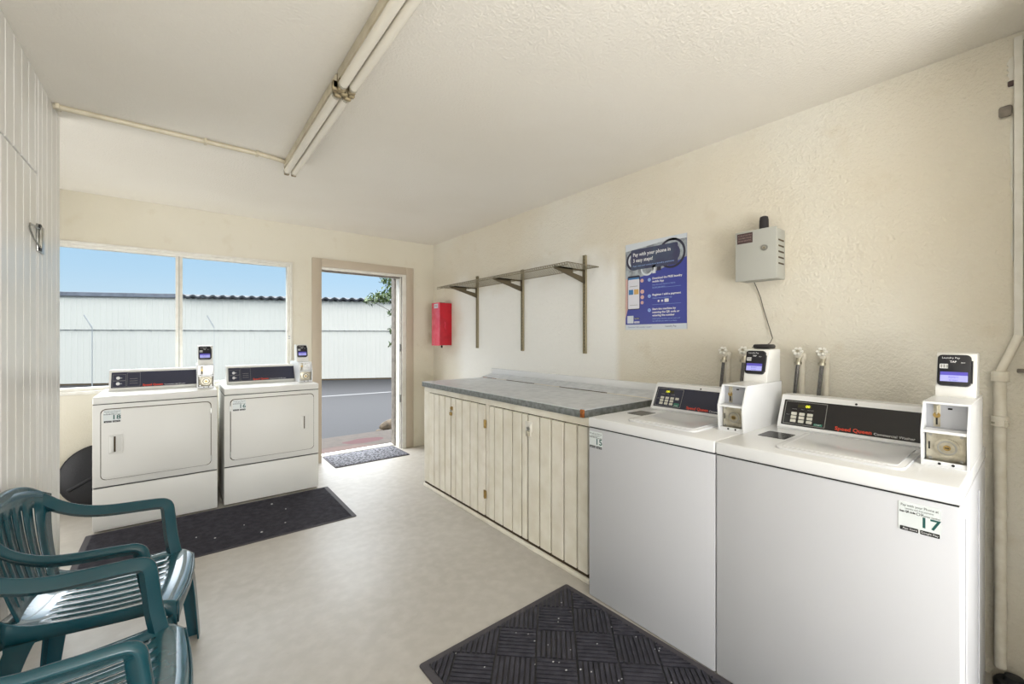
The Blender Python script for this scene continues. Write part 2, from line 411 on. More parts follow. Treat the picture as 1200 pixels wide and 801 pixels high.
# inside edge bead and sill
w.box(WX0-.012, WX1+.016, YB-.008, YB+.02, WZ1-.006, WZ1+.014, 'white_trim', bev=.003)
w.box(WX1-.004, WX1+.014, YB-.008, YB+.02, WZ0, WZ1, 'white_trim', bev=.003)
w.box(WX0-.02, WX1+.02, YB-.014, YB+.02, WZ0-.022, WZ0+.004, 'white_trim', bev=.004)
win = struct(w.build('window_1'), 'white framed window of two panes above the dryers')
for a, c in ((WX0+fw, -.026), (.024, WX1-fw)):
    MB().box(a, c, YB+.05, YB+.054, WZ0+fw, WZ1-fw, 'glass').build('pane', win, smooth=0)

# door opening: casing, jamb, threshold
d = MB()
d.box(1.081, DX0, YB-.016, YB, 0, 2.148, 'tan_trim', bev=.003).box(2.122, 2.213, YB-.016, YB, 0, 2.148, 'tan_trim', bev=.003)
d.box(DX0, 2.122, YB-.016, YB, 2.062, 2.148, 'tan_trim', bev=.003)
d.box(DX0-.03, DX0, YB, YO-.06, 0, DZ1, 'white_trim').box(DX1, DX1+.03, YB, YO-.06, 0, DZ1, 'white_trim')
d.box(DX0-.03, DX1+.03, YB, YO-.06, DZ1, DZ1+.03, 'white_trim')
d.box(DX1, 2.122, YB-.008, YB, 0, 2.062, 'white_trim', bev=.002).box(DX0, DX1, YB-.008, YB, DZ1, 2.062, 'white_trim', bev=.002)
d.box(DX1-.012, DX1, YB+.05, YB+.09, 0, DZ1-.012, 'white_trim', bev=.002).box(DX0, DX1, YB+.05, YB+.09, DZ1-.012, DZ1, 'grey_wood', bev=.002)
d.box(DX1-.004, DX1+.002, YB+.004, YB+.022, 0, DZ1, 'grey_wood')
dr = struct(d.build('door_1'), 'open doorway with tan casing and white jamb')
MB().box(DX1-.012, DX1+.06, YO-.06, YO+.05, -.03, 2.1, 'grey_wood', bev=.006).build('outer_post', dr)
MB().box(DX0-.02, DX1-.012, YO-.04, YO+.06, -.05, .012, 'white_trim', bev=.004).build('threshold', dr)
for z in (1.15, .55): MB().box(DX1-.016, DX1-.002, YB+.03, YB+.05, z, z+.09, 'steel', bev=.002).build('strike_plate', dr)

# trim at the right-hand side of the frame, with the cover panel behind it
t = MB().box(2.462, XR, .052, .075, 1.30, 2.44, 'white_trim', bev=.004)
struct(t.build('trim_1'), 'white vertical trim strip on the right wall')
t = MB().box(2.478, XR, -.12, .052, 1.30, 2.43, 'box_grey', bev=.004)
struct(t.build('trim_2'), 'flat grey cover panel beside the trim strip')
R = thing('caulk_smear', 'smear of white caulk down the wall beside the trim strip', 'caulk', (XR, .085, 2.0))
def strip(z0, z1, y0, y1):
    n = 14; L_ = [y1-(y1-y0)*rnd.uniform(.35, 1.) for _ in range(n)]; L_[0] = L_[-1] = y0+.002
    X = Matrix(((0, 0, -1, -.0005), (1, 0, 0, -.085), (0, 1, 0, -2.0), (0, 0, 0, 1)))
    return MB().plate([(y0, z0+(z1-z0)*i/(n-1)) for i in range(n)]+[(L_[i], z0+(z1-z0)*i/(n-1)) for i in range(n-1, -1, -1)], 0, .005, 'white_trim', X, bev=.0015)
strip(2.26, 2.38, .076, .104).build('caulk', R); strip(1.60, 2.15, .076, .092).build('caulk', R)
MB().box(-.014, -.001, -.012, .006, .266, .288, 'label_brown', bev=.005).build('dark_patch', R, label='small dark reddish patch')
MB().box(-.016, -.001, -.006, .028, .155, .198, 'grey_wood', bev=.007).build('brown_lump', R, label='small brown lump of debris')

# ------------------------------------------------------------------ shared machine top pieces
def sticker(X, w, h, num, parent):
    b = MB(); b.plate(rrect(-w/2, w/2, -h/2, h/2, w*.05), 0, .0006, 'sticker', X)
    z = .0006
    b.text('Pay with your Phone at', h*.12, 'ink', X, 0, h*.38, z, .0003, 'CENTER', w*.88)
    b.text('Laundry cash free payments', h*.08, 'ink', X, 0, h*.27, z, .0003, 'CENTER', w*.66)
    b.text('Scan QR code', h*.10, 'ink_black', X, -w*.47, h*.16, z, .0003, 'LEFT', w*.38, .0003)
    b.text('OR', h*.15, 'ink', X, w*.02, h*.15, z, .0003, 'CENTER')
    b.text('enter number', h*.10, 'ink_black', X, w*.12, h*.14, z, .0003, 'LEFT', w*.36)
    b.text(num, h*.5, 'ink_green', X, w*.24, -h*.11, z, .0004, 'CENTER', w*.42, .0006)
    b.plate(rrect(-w*.46, -w*.02, -h*.5, -h*.36, w*.02), z, z+.0003, 'ink_black', X)
    b.plate(rrect(w*.02, w*.47, -h*.5, -h*.36, w*.02), z, z+.0003, 'ink_black', X)
    b.text('App Store', h*.09, 'white_text', X, -w*.22, -h*.43, z+.0003, .0002, 'CENTER')
    b.text('Google Play', h*.09, 'white_text', X, w*.24, -h*.43, z+.0003, .0002, 'CENTER')
    return b.build('number_sticker', parent, smooth=0, label='white sticker with green number '+num)

def coin_meter(root, y0, y1, xf, xb, z0, z1, dryer=False):
    """open-fronted white steel coin box with a slot plate above and a lock plate below"""
    t = .006; zm = z0+(z1-z0)*.55
    prof = [(xf, z0), (xf-.008, zm), (xf+.035, z1), (xb, z1), (xb, z0)]
    def side(yc0, yc1):
        X = Matrix(((1, 0, 0, 0), (0, 0, -1, yc1), (0, 1, 0, 0), (0, 0, 0, 1)))
        return MB().plate(prof, 0, yc1-yc0, 'white_enamel', X)
    b = MB()
    for a, c in ((y0, y0+t), (y1-t, y1)):
        X = Matrix(((1, 0, 0, 0), (0, 0, -1, c), (0, 1, 0, 0), (0, 0, 0, 1))); b.plate(prof, 0, c-a, 'white_enamel', X)
    b.box(xf+.033, xb, y0+t, y1-t, z1-t, z1, 'white_enamel'); b.box(xf-.006, xf+.06, y0+t, y1-t, zm-.004, zm+.004, 'white_enamel')
    b.box(xf, xb, y0+t, y1-t, z0, z0+.004, 'white_enamel'); b.box(xb-.006, xb, y0+t, y1-t, z0, z1-t, 'white_enamel')
    b.box(xf+.004, xf+.012, y0+t, y1-t, z0+.004, z0+.016, 'white_enamel')
    for k in (-.012, .018): b.ring((y0+y1)/2*-1+k, z0+.010, 0, .004, 0, .001, 'dark', frame((xf+.0035, 0, 0)), 8)
    body = b.build('coin_meter', root)
    yc = (y0+y1)/2; w = y1-y0-2*t
    # upper slot plate
    p = MB(); X = frame((xf+.052, yc, (zm+z1)/2), (.0, 0, 1)); hh = (z1-zm)/2-.005
    p.box(-w/2, w/2, -hh, hh, -.003, 0, 'steel' if dryer else 'grey_plate', X=X)
    k = -w*.24
    p.box(k-.008, k+.008, -hh+.004, hh-.004, 0, .003, 'nickel', bev=.001, X=X)
    p.box(k-.0022, k+.0022, -hh*.72, -.004, .003, .006, 'dark', X=X)
    p.box(k-.0018, k+.003, .006, hh*.85, .003, .012, 'nickel', bev=.0006, X=X)
    p.ring(k, .002, .002, .009, .003, .007, 'brass', X, 14)
    p.box(.002, .012, hh*.55, hh*.68, 0, .001, 'dark', X=X)
    p.build('slot_plate', body)
    # lower plate with round lock
    p = MB(); hh = (zm-z0)/2-.009; X = frame((xf+.026, yc, (zm+z0)/2+.004))
    p.box(-w/2+.003, w/2-.003, -hh, hh, -.003, 0, 'nickel', bev=.001, X=X)
    for sx in (-1, 1):
        for sy in (-1, 1): p.ring(sx*(w/2-.013), sy*(hh-.008), 0, .0045, 0, .003, 'steel', X, 10)
    p.box(-w/2+.008, -w/2+.012, -.01, .014, 0, .001, 'dark', X=X)
    p.build('lock_plate', body)
    p = MB(); r = min(w*.30, hh*.86)
    p.ring(.003, 0, r*.80, r, 0, .007, 'nickel', X, 26).ring(.003, 0, r*.62, r*.80, 0, .003, 'dark' if dryer else 'steel', X, 26)
    p.ring(.003, 0, 0, r*.62, 0, .005, 'nickel', X, 22).ring(.003, 0, 0, r*.30, .005, .008, 'brass', X, 14)
    p.box(-.002, .008, -.0015, .0015, .008, .009, 'dark', X=X)
    p.build('lock', body)
    return body

def card_reader(root, y0, y1, xf, z0, z1, dryer=False, xd=.12):
    """leaning white housing with a black payment reader on its face"""
    w = y1-y0; h = z1-z0; lean = .035
    X = Matrix(((1, 0, 0, xf), (0, 0, -1, y1), (0, 1, 0, z0), (0, 0, 0, 1)))
    prof = [(0, 0), (.006, h*.22), (lean, h-.012), (lean+.006, h-.003), (lean+.016, h), (xd-.004, h), (xd, h-.004), (xd, 0)]
    b = MB().plate(prof, 0, w, 'white_plastic', X, bev=.004)
    house = b.build('reader_housing', root)
    up = Vector((lean-.006, 0, h*.78-.012)); F = frame((xf+.006, (y0+y1)/2+.004, z0+h*.22), up)
    rw = .041; L_ = up.length; ry0 = L_-.108; ry1 = L_+.002
    r = MB().plate(rrect(-rw, rw, ry0, ry1, .012), 0, .016, 'reader_black', F, bev=.003)
    r.box(rw-.002, rw+.004, ry0+.012, ry1-.02, .001, .012, 'reader_black', X=F)
    z = .0162
    rd = r.build('card_reader', root)
    f = MB(); f.text('Laundry Pay', .009, 'white_text', F, -.008, ry1-.012, z, .0003, 'CENTER', None)
    f.text('TAP', .009, 'white_text', F, -.002, ry1-.026, z, .0003, 'CENTER', None, .0003); f.text('PAY', .006, 'white_text', F, .022, ry1-.029, z, .0003, 'CENTER')
    f.plate(rrect(-.035, -.014, ry1-.05, ry1-.034, .002), z, z+.0004, 'white_text', F)
    for i in range(3): f.box(-.033+i*.007, -.028+i*.007, ry1-.048, ry1-.036, z+.0004, z+.0007, 'line_grey', X=F)
    f.build('reader_markings', rd, smooth=0)
    s = MB().box(-.033, .034, ry0+.014, ry0+.036, z, z+.0006, 'screen_blue', X=F).box(-.033, .034, ry0+.036, ry0+.048, z, z+.0006, 'screen_dark_blue', X=F)
    s.text('READY', .008, 'screen_dark_blue', F, 0, ry0+.029, z+.0006, .0002, 'CENTER'); s.text('to start', .007, 'screen_dark_blue', F, 0, ry0+.019, z+.0006, .0002, 'CENTER')
    s.build('screen', rd, smooth=0)
    return house

# ------------------------------------------------------------------ washers (front faces -X)
def washer(yc, hw, num, label, cons_y, navy, disp, mo):
    R = thing('washing_machine', label, 'washer', (1.642, yc, 0), 0, 'top loading washers along the right wall')
    D = .73
    b = MB().box(0, D, -hw, hw, .004, .856, 'shaded_enamel', bev=.006)
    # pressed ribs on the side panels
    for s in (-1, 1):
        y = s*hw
        for x in (.10, .46): b.box(x, x+.006, min(y, y+s*.003), max(y, y+s*.003), .08, .80, 'shaded_enamel', bev=.0012, seg=1)
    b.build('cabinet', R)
    b = MB().box(.004, D-.004, -hw+.004, hw-.004, .852, .862, 'dark').box(-.004, D, -hw-.001, hw+.001, .860, .908, 'white_enamel', bev=.007, seg=3)
    b.build('top_panel', R)
    l0, l1 = -hw+.125, hw-.175
    b = MB().plate(rrect(.070, .43, l0, l1, .03, 6), .908, .916, 'lid_enamel', bev=.005)
    b.plate(rrect(.090, .415, l0+.018, l1-.018, .022, 5), .916, .9185, 'lid_enamel', bev=.002)
    b.box(.072, .083, -.06, .06, .900, .912, 'white_enamel', bev=.003)
    b.build('lid', R)
    b = MB().plate(rrect(.24, .365, hw-.155, hw-.055, .008), .908, .9095, 'console_black').build('bleach_dispenser', R, label='dark bleach dispenser flap')
    # console: slanted control face
    cx0, cx1, cz0, cz1 = .475, .54, .908, 1.052
    prof = [(cx0, cz0), (cx0-.004, cz0+.008), (cx1-.006, cz1-.008), (cx1+.004, cz1), (cx1+.08, cz1), (cx1+.09, cz1-.01), (D-.02, cz0)]
    yl = cons_y; yr = -hw+.09
    X = Matrix(((1, 0, 0, 0), (0, 0, -1, yl), (0, 1, 0, 0), (0, 0, 0, 1)))
    c = MB().plate(prof, 0, yl-yr, 'white_enamel', X, bev=.003).build('console', R)
    up = Vector((cx1-.006-cx0+.004, 0, cz1-.008-cz0-.008)); F = frame((cx0-.004, yl, cz0+.008), up); L_ = up.length
    cb = 'console_navy' if navy else 'console_black'
    W = yl-yr
    p = MB().plate(rrect(.014, W-.002, .012, L_-.014, .004), 0, .0012, cb, F)
    z = .0012; kx = .021
    p.framed(kx, kx+.155, .018, L_-.02, .0016, z, z+.0006, 'line_grey', F)
    p.box(kx+.048, kx+.10, L_-.047, L_-.032, z, z+.0006, 'display', X=F)
    p.text(disp, .0165, 'digit', F, kx+.05 if navy else kx+.077, L_-.0395, z+.0008, .0003, 'LEFT', None, .0003)
    for i in range(3 if not navy else 4):
        for j in range(3):
            if i == 3 and j < 2: continue
            x = kx+.027+i*.030
            p.plate(rrect(x, x+.021, .027+j*.0165, .027+j*.0165+.013, .002), z, z+.001, 'key_cream', F)
    p.plate(rrect(kx+.115, kx+.146, .022, .042 if navy else .032, .002), z, z+.001, 'key_green', F)
    p.text('START', .008, 'white_text', F, kx+.130, .027, z+.001, .0002, 'CENTER')
    for i, s_ in enumerate(('NORMAL', 'PERM', 'DELICATE')): p.text(s_, .0048, 'line_grey', F, kx+.037+i*.03, L_-.055, z, .0002, 'CENTER')
    p.text('SELECT', .0045, 'line_grey', F, kx+.015, .06, z, .0002, 'CENTER')
    tx = kx+.19
    p.text('Speed Queen', .021, 'red_text', F, tx, .025, z, .0005, 'LEFT', .118, .0005)
    if not navy or True: p.text('Commercial Washer', .0145, 'white_text', F, tx+.124, .0225, z, .0004, 'LEFT', .118)
    p.build('control_panel', c, smooth=0)
    MB().ring(W*.52, L_-.0055, 0, .0045, 0, .001, 'dark', F, 12).build('cap_plug', c)
    coin_meter(R, -hw+mo, -hw+mo+.107, .220, .63, .908, 1.106)
    sticker(frame((-.0006, 0, 0)) @ Matrix.Translation((0, 0, 0)) @ Matrix.Translation(((hw-.046 if num == '15' else -(-hw+.081))*(-1 if num == '15' else 1), .799, 0)), .084 if num == '15' else .088, .082, num, R)
    return R
W17 = washer(.469, .328, '17', 'white top load coin washer numbered 17, nearest the painted wall pipe', .282, False, '00', .0)
card_reader(W17, -.323, -.225, .47, 1.106, 1.258)
W15 = washer(1.1235, .323, '15', 'white top load coin washer numbered 15, between the worktop and washer 17', .277, True, '100', -.0135)
card_reader(W15, -.3345, -.2345, .46, 1.106, 1.258, xd=.16)

# ------------------------------------------------------------------ dryers (front faces -Y)
def dryer(xc, num, label, handle_left, yf):
    R = thing('clothes_dryer', label, 'dryer', (xc, yf, 0), PI/2, 'front loading dryers under the window')
    hw, D = .343, .60; B = 'bisque_enamel'
    b = MB().box(.012, D, -hw, hw, .008, .862, B, bev=.006)
    b.box(.004, .02, -hw+.004, hw-.004, .300, .304, 'dark')
    b.build('cabinet', R)
    MB().box(0, .03, -hw, hw, .308, .862, B, bev=.005).build('front_panel', R)
    MB().box(0, .03, -hw, hw, .024, .298, B, bev=.005).build('lower_panel', R)
    MB().box(.02, D-.02, -hw+.01, hw-.01, .006, .026, 'dark').build('plinth', R)
    MB().box(.003, D, -hw+.003, hw-.003, .860, .868, 'dark').box(-.006, D, -hw, hw, .866, .915, B, bev=.008, seg=3).build('top_panel', R)
    F = frame((0, 0, 0))
    # door with recessed dark gap round it
    MB().plate(rrect(-.304, .304, .352, .832, .03, 6), 0, .0012, 'board_edge', F).build('door_gasket', R)
    d = MB().plate(rrect(-.299, .299, .357, .827, .027, 6), .001, .014, B, F, bev=.006).build('door', R)
    k = -1 if handle_left else 1
    hx = k*.228
    h = MB().framed(hx-.034, hx+.034, .525, .656, .007, .014, .0175, B, F)
    h.plate(rrect(hx-.006, hx+.024, .536, .645, .008), .0140, .0150, B, F)
    h.box(hx-.009, hx+.001, .538, .643, .0145, .0152, 'board_edge', X=F)  # dark strip paints the shade inside the handle recess
    h.plate(rrect(hx-.028, hx-.008, .534, .647, .006), .014, .026, B, F, bev=.004)
    h.build('handle', d)
    sx = -.245 if True else 0
    st = sticker(F @ Matrix.Translation((sx+(.0 if handle_left else .0), .782, .0142)), .088, .084, num, R)
    # hinges
    for z in (.40, .76): MB().box(.30 if handle_left else -.306, .306 if handle_left else -.30, z-.02, z+.02, .001, .012, 'steel', X=F).build('hinge', d)
    # console
    cx0, cx1, cz0, cz1 = .36, .42, .915, 1.068
    prof = [(cx0, cz0), (cx0-.004, cz0+.01), (cx1-.006, cz1-.008), (cx1+.004, cz1), (cx1+.08, cz1), (D-.03, cz0)]
    yl, yr = hw-.045, -hw+.01
    X = Matrix(((1, 0, 0, 0), (0, 0, -1, yl), (0, 1, 0, 0), (0, 0, 0, 1)))
    c = MB().plate(prof, 0, yl-yr, B, X, bev=.003).build('console', R)
    up = Vector((cx1-.006-cx0+.004, 0, cz1-.008-cz0-.01)); G = frame((cx0-.004, yl, cz0+.01), up); L_ = up.length; W = yl-yr
    p = MB().plate(rrect(.012, W-.09, .014, L_-.010, .004), 0, .0012, 'console_navy', G); z = .0012
    for j in (0, 1):
        p.ring(.05, .045+j*.045, 0, .011, z, z+.008, 'white_text', G, 14).box(.05, .072, .043+j*.045, .048+j*.045, z, z+.002, 'grey_plate', X=G)
        p.framed(.020, .093, .020+j*.051, .068+j*.051, .001, z, z+.0005, 'line_grey', G)
    p.framed(.10, .175, .020, L_-.016, .001, z, z+.0005, 'line_grey', G)
    for j in range(3): p.box(.115, .16, .045+j*.018, .047+j*.018, z, z+.0005, 'line_grey', X=G)
    p.text('Speed Queen', .022, 'red_text', G, .19, .027, z, .0005, 'LEFT', .12, .0006)
    p.text('Commercial Dryer', .014, 'white_text', G, .318, .024, z, .0004, 'LEFT', .13)
    p.build('control_panel', c, smooth=0)
    coin_meter(R, -hw+.012, -hw+.121, .165, .56, .915, 1.095, True)
    card_reader(R, -hw+.014, -hw+.112, .30, 1.095, 1.250, True)
    return R
dryer(-.112, '18', 'white coin dryer numbered 18, beside the board partition, handle on its left', True, 3.935)
dryer(.616, '16', 'white coin dryer numbered 16, next to the doorway, handle on its right', False, 3.95)

# ------------------------------------------------------------------ cabinet and worktop
C = thing('storage_cabinet', 'low cream storage cabinet of grooved boards under the grey worktop', 'cabinet', (1.72, 2.47, 0))
def L3(o): o.location = (-1.72, -2.47, 0); return o
b = MB()
b.box(1.735, 2.44, 3.41, 3.435, 0, .880, 'board').box(1.735, 2.44, 1.505, 1.53, 0, .880, 'board').box(2.42, 2.44, 1.53, 3.41, 0, .88, 'board')
b.box(1.735, 2.42, 1.53, 3.41, .86, .88, 'board').box(1.735, 2.42, 1.53, 3.41, .02, .05, 'board')
b.box(1.716, 1.735, 1.505, 3.435, .838, .880, 'board', bev=.002)
b.box(1.716, 1.735, 3.341, 3.435, .045, .838, 'board', bev=.002).box(1.716, 1.735, 2.433, 2.474, .045, .838, 'board', bev=.002)
b.box(1.728, 1.735, 1.505, 3.435, .03, .045, 'board_edge').box(1.722, 1.735, 1.505, 3.435, .024, .032, 'board_edge').box(1.726, 1.735, 1.505, 3.435, .832, .838, 'board_edge')
b.box(1.706, 1.735, 1.505, 3.435, 0, .024, 'board', bev=.003)
L3(b.build('carcass', C))
gap = .0115
doors = ([3.338, 3.24, 3.149, 3.056, 2.962], [2.956, 2.886, 2.79, 2.675, 2.572, 2.478], [2.430, 2.365, 2.267, 2.165, 2.069, 2.013], [2.007, 1.899, 1.798, 1.694, 1.592, 1.51])
ds = []
for e in doors:
    b = MB().box(1.727, 1.735, min(e), max(e), .047, .832, 'board_edge')
    boards(b, e, .047, .832, 1.710, 1.728, 'board', .002); ds.append(L3(b.build('cabinet_door', C)))
gap = .0035
for z in (.70, .20):
    h = MB().box(1.707, 1.713, 2.462, 2.492, z-.028, z+.028, 'brass', bev=.001); h.tube([(1.706, 2.476, z-.03), (1.706, 2.476, z+.03)], .005, 'brass', 8); h.build('hinge', ds[1])
h = MB().box(1.705, 1.712, 2.925, 2.955, .735, .765, 'brass', bev=.002); h.ring(0, 0, .006, .013, 0, .006, 'brass', frame((1.705, 2.94, .752)), 12)
h.box(1.690, 1.705, 2.926, 2.952, .695, .722, 'brass', bev=.003); h.ring(0, .012, .007, .011, 0, .004, 'steel', frame((1.70, 2.939, .718)), 12, 0, PI)
h.build('hasp', ds[1], label='brass hasp with a small padlock')
h = MB().box(1.706, 1.712, 1.965, 2.028, .728, .792, 'white_trim', bev=.002); h.box(1.698, 1.706, 1.968, 1.994, .700, .775, 'white_trim', bev=.002)
h.ring(0, 0, .006, .011, 0, .010, 'steel', frame((1.700, 1.985, .752)), 12); h.box(1.682, 1.698, 1.972, 1.996, .705, .738, 'nickel', bev=.003)
h.build('hasp', ds[3], label='white painted hasp with a padlock')

b = MB().box(1.698, 2.352, 1.535, 3.445, .921, .925, 'galv')
b.box(1.698, 1.704, 1.535, 3.445, .882, .9212, 'galv_edge', bev=.001).box(1.704, 2.352, 1.535, 1.541, .882, .9212, 'galv_edge').box(1.704, 2.352, 3.439, 3.445, .882, .9212, 'galv_edge')
b.box(1.704, 2.352, 1.541, 3.439, .882, .921, 'board_edge')
b.box(1.694, 1.706, 1.531, 1.556, .884, .9262, 'rust', bev=.002)
wt = tag(b.build('worktop'), 'long grey galvanised sheet worktop over the cream cabinet', 'worktop')
# tilted rear strip and its ragged front edge
X = Matrix(((1, 0, 0, 0), (0, 0, -1, 3.47), (0, 1, 0, 0), (0, 0, 0, 1)))
MB().plate([(2.352, .921), (2.362, .932), (2.476, .958), (2.476, .90), (2.352, .90)], 0, 1.93, 'galv', X).build('rear_strip', wt)
b = MB(); y = 1.56
while y < 3.44:
    l = rnd.uniform(.05, .22); m = rnd.choice(['board', 'board', 'board_edge', 'rust']) if y > 2.3 else rnd.choice(['board', 'board', 'board', 'board_edge'])
    b.box(2.349, 2.358, y, min(y+l, 3.44), .922, .9285, m, bev=.001); y += l+.002
b.build('worn_joint', wt)
tag(MB().box(2.474, XR, 1.55, 3.47, .945, 1.008, 'white_enamel', bev=.003).build('splash_board'), 'narrow white splash board on the wall behind the worktop', 'splash board')

# ------------------------------------------------------------------ wire shelf on slotted standards
S = thing('wall_shelf', 'wire mesh shelf on three brown brackets and slotted wall standards', 'shelf', (XR, 2.98, 1.85))
def L4(o): o.location = (-XR, -2.98, -1.85); return o
SZ = 1.845; sx0, sx1, sy0, sy1 = 2.135, 2.47, 2.08, 3.98
b = MB()
def wire(p, q, r=.0016): b.tube([p, q], r, 'wire', 5)
n = 76
for i in range(n+1):
    y = sy0+(sy1-sy0)*i/n
    b.box(sx0, sx1, y-.0008, y+.0008, SZ, SZ+.0016, 'wire')
for i in range(12):
    x = sx0+(sx1-sx0)*i/11
    b.box(x-.0009, x+.0009, sy0, sy1, SZ-.0016, SZ+.0002, 'wire')
for x in (sx0, sx1): wire((x, sy0, SZ), (x, sy1, SZ), .0035)
for y in (sy0, sy1): wire((sx0, y, SZ), (sx1, y, SZ), .003)
wire((sx0, sy0, SZ-.018), (sx0, sy1, SZ-.018), .003)
for i in range(n+1):
    y = sy0+(sy1-sy0)*i/n; b.box(sx0-.0012, sx0+.0012, y-.0012, y+.0012, SZ-.018, SZ, 'wire')
L4(b.build('wire_mesh', S, smooth=0))
for y, zb, zt in ((2.224, 1.19, 1.955), (2.983, 1.192, 1.94), (3.732, 1.205, 1.965)):
    b = MB().box(2.478, XR, y-.013, y+.013, zb, zt, 'standard', bev=.002)
    b.box(2.468, 2.478, y-.013, y-.009, zb, zt, 'standard').box(2.468, 2.478, y+.009, y+.013, zb, zt, 'standard')
    z = zb+.02
    while z < zt-.02:
        for s in (-1, 1): b.box(2.4775, 2.4782, y+s*.004-.0018, y+s*.004+.0018, z, z+.014, 'dark')
        z += .026
    sd = L4(b.build('wall_standard', S))
    # bracket: tapering pressed arm with a slot
    X = Matrix(((1, 0, 0, 0), (0, 0, -1, y+.005), (0, 1, 0, 0), (0, 0, 0, 1)))
    zt_ = SZ-.005
    outer = [(2.472, zt_-.105), (2.472, zt_), (2.148, zt_), (2.145, zt_-.016)]
    b = MB()
    b.plate([(2.468, zt_-.012), (2.472, zt_), (2.148, zt_), (2.150, zt_-.012)], 0, .010, 'bracket', X)
    b.plate([(2.145, zt_-.018), (2.148, zt_), (2.34, zt_), (2.34, zt_-.068)], 0, .010, 'bracket', X)
    b.plate([(2.34, zt_-.068), (2.34, zt_-.034), (2.455, zt_-.056), (2.472, zt_-.105)], 0, .010, 'bracket', X)
    b.plate([(2.455, zt_-.09), (2.455, zt_), (2.474, zt_), (2.474, zt_-.108)], 0, .010, 'bracket', X)
    L4(b.build('bracket', S))

# ------------------------------------------------------------------ fire extinguisher box (on the right wall at the corner)
FB = thing('extinguisher_cabinet', 'red metal extinguisher cabinet on the wall in the corner by the doorway', 'cabinet', (XR, 4.38, 1.22))
def L5(o): o.location = (-XR, -4.38, -1.22); return o
L5(MB().box(2.335, XR, 4.285, 4.465, 1.228, 1.715, 'red', bev=.004).build('box', FB))
L5(MB().box(2.325, 2.336, 4.283, 4.467, 1.224, 1.719, 'red_face', bev=.003).build('door', FB, label='faded pinkish red door'))
F = frame((2.325, 4.375, 1.47))
b = MB().plate(rrect(-.03, .06, .185, .235, .003), 0, .0006, 'photo_light', F); b.text('FIRE', .035, 'red', F, .015, .21, .0006, .0003, 'CENTER')
L5(b.build('label_plate', FB, smooth=0, label='small white label'))
G = Matrix(((1, 0, 0, 2.40), (0, 0, -1, 4.285), (0, 1, 0, 1.46), (0, 0, 0, 1)))
b = MB(); pts = [(-.006, .04), (.006, .035), (.012, 0), (.004, -.02), (.016, -.06), (.004, -.045), (-.006, -.015), (0, .01)]
b.plate(pts, 0, .001, 'red_face', G); L5(b.build('scratch', FB, smooth=0, label='pale worn scratch'))
L5(MB().box(2.36, 2.43, 4.33, 4.42, 1.715, 1.722, 'dark', bev=.001).build('vent', FB))
b = MB().lathe([(.008, -.03), (.010, -.02), (.010, 0)], 'dark', Matrix.Translation((2.40, 4.36, 1.228)), 10); L5(b.build('latch', FB))

# ------------------------------------------------------------------ poster
P = frame((XR-.0005, 1.848, 1.368)); pw, ph = .459, .60
b = MB().box(0, pw, 0, ph, 0, .003, 'navy', X=P); z = .003
e = .0003
b.plate([(0, .345), (.14, .365), (.46*.62, .40), (pw, .455), (pw, ph), (0, ph)], z, z+e, 'photo_grey', P)
b.plate([(0, .55), (pw*.6, .575), (pw, .57), (pw, ph), (0, ph)], z+e, z+2*e, 'photo_light', P)
b.ring(.355, .49, .082, .097, z+e, z+2*e, 'photo_dark', P, 30).ring(.355, .49, .0, .06, z+e, z+2*e, 'overlay', P, 24)
b.ring(.075, .48, .040, .052, z+e, z+2*e, 'photo_light', P, 26, PI*.5, PI*1.5).ring(.075, .48, .052, .068, z+e, z+2*e, 'photo_dark', P, 26, PI*.4, PI*1.6)
b.ring(.175, .415, .038, .050, z+e, z+3*e, 'photo_light', P, 22, PI, 2*PI).box(.215, .24, .375, .43, z+e, z+3*e, 'photo_light', X=P)
b.box(.25, .28, .39, .44, z+e, z+2*e, 'photo_dark', X=P)
b.plate(rrect(.045, .40, .415, .555, .012), z+2*e, z+3*e, 'overlay', P)
b.text('Pay with your phone in', .034, 'white_text', P, .062, .518, z+3*e, e, 'LEFT', .285, .0006)
b.text('3 easy steps!', .034, 'white_text', P, .062, .478, z+3*e, e, 'LEFT', .155, .0006)
b.text('Fast, easy and contactless laundry payments', .013, 'bubble', P, .062, .440, z+3*e, e, 'LEFT', .31)
# phone held in a hand
for x, y, r in ((.135, .335, .013), (.137, .26, .015), (.137, .222, .014), (.136, .185, .012)): b.plate(circ(x, y, r, 14), z+e, z+2*e, 'skin_print', P)
b.plate([(0, .08), (.02, .15), (.03, .15), (.02, .36), (0, .36)], z+e, z+2*e, 'skin_print', P)
b.plate(rrect(.018, .118, .14, .375, .012), z+2*e, z+4*e, 'photo_dark', P).plate(rrect(.022, .114, .146, .350, .006), z+4*e, z+5*e, 'phone_white', P)
b.box(.024, .112, .350, .362, z+4*e, z+5*e, 'tile_blue', X=P)
b.box(.028, .064, .245, .28, z+5*e, z+6*e, 'tile_blue', X=P).box(.072, .108, .245, .28, z+5*e, z+6*e, 'tile_orange', X=P)
b.box(.036, .10, .30, .304, z+5*e, z+6*e, 'line_grey', X=P).box(.036, .10, .17, .173, z+5*e, z+6*e, 'line_grey', X=P)
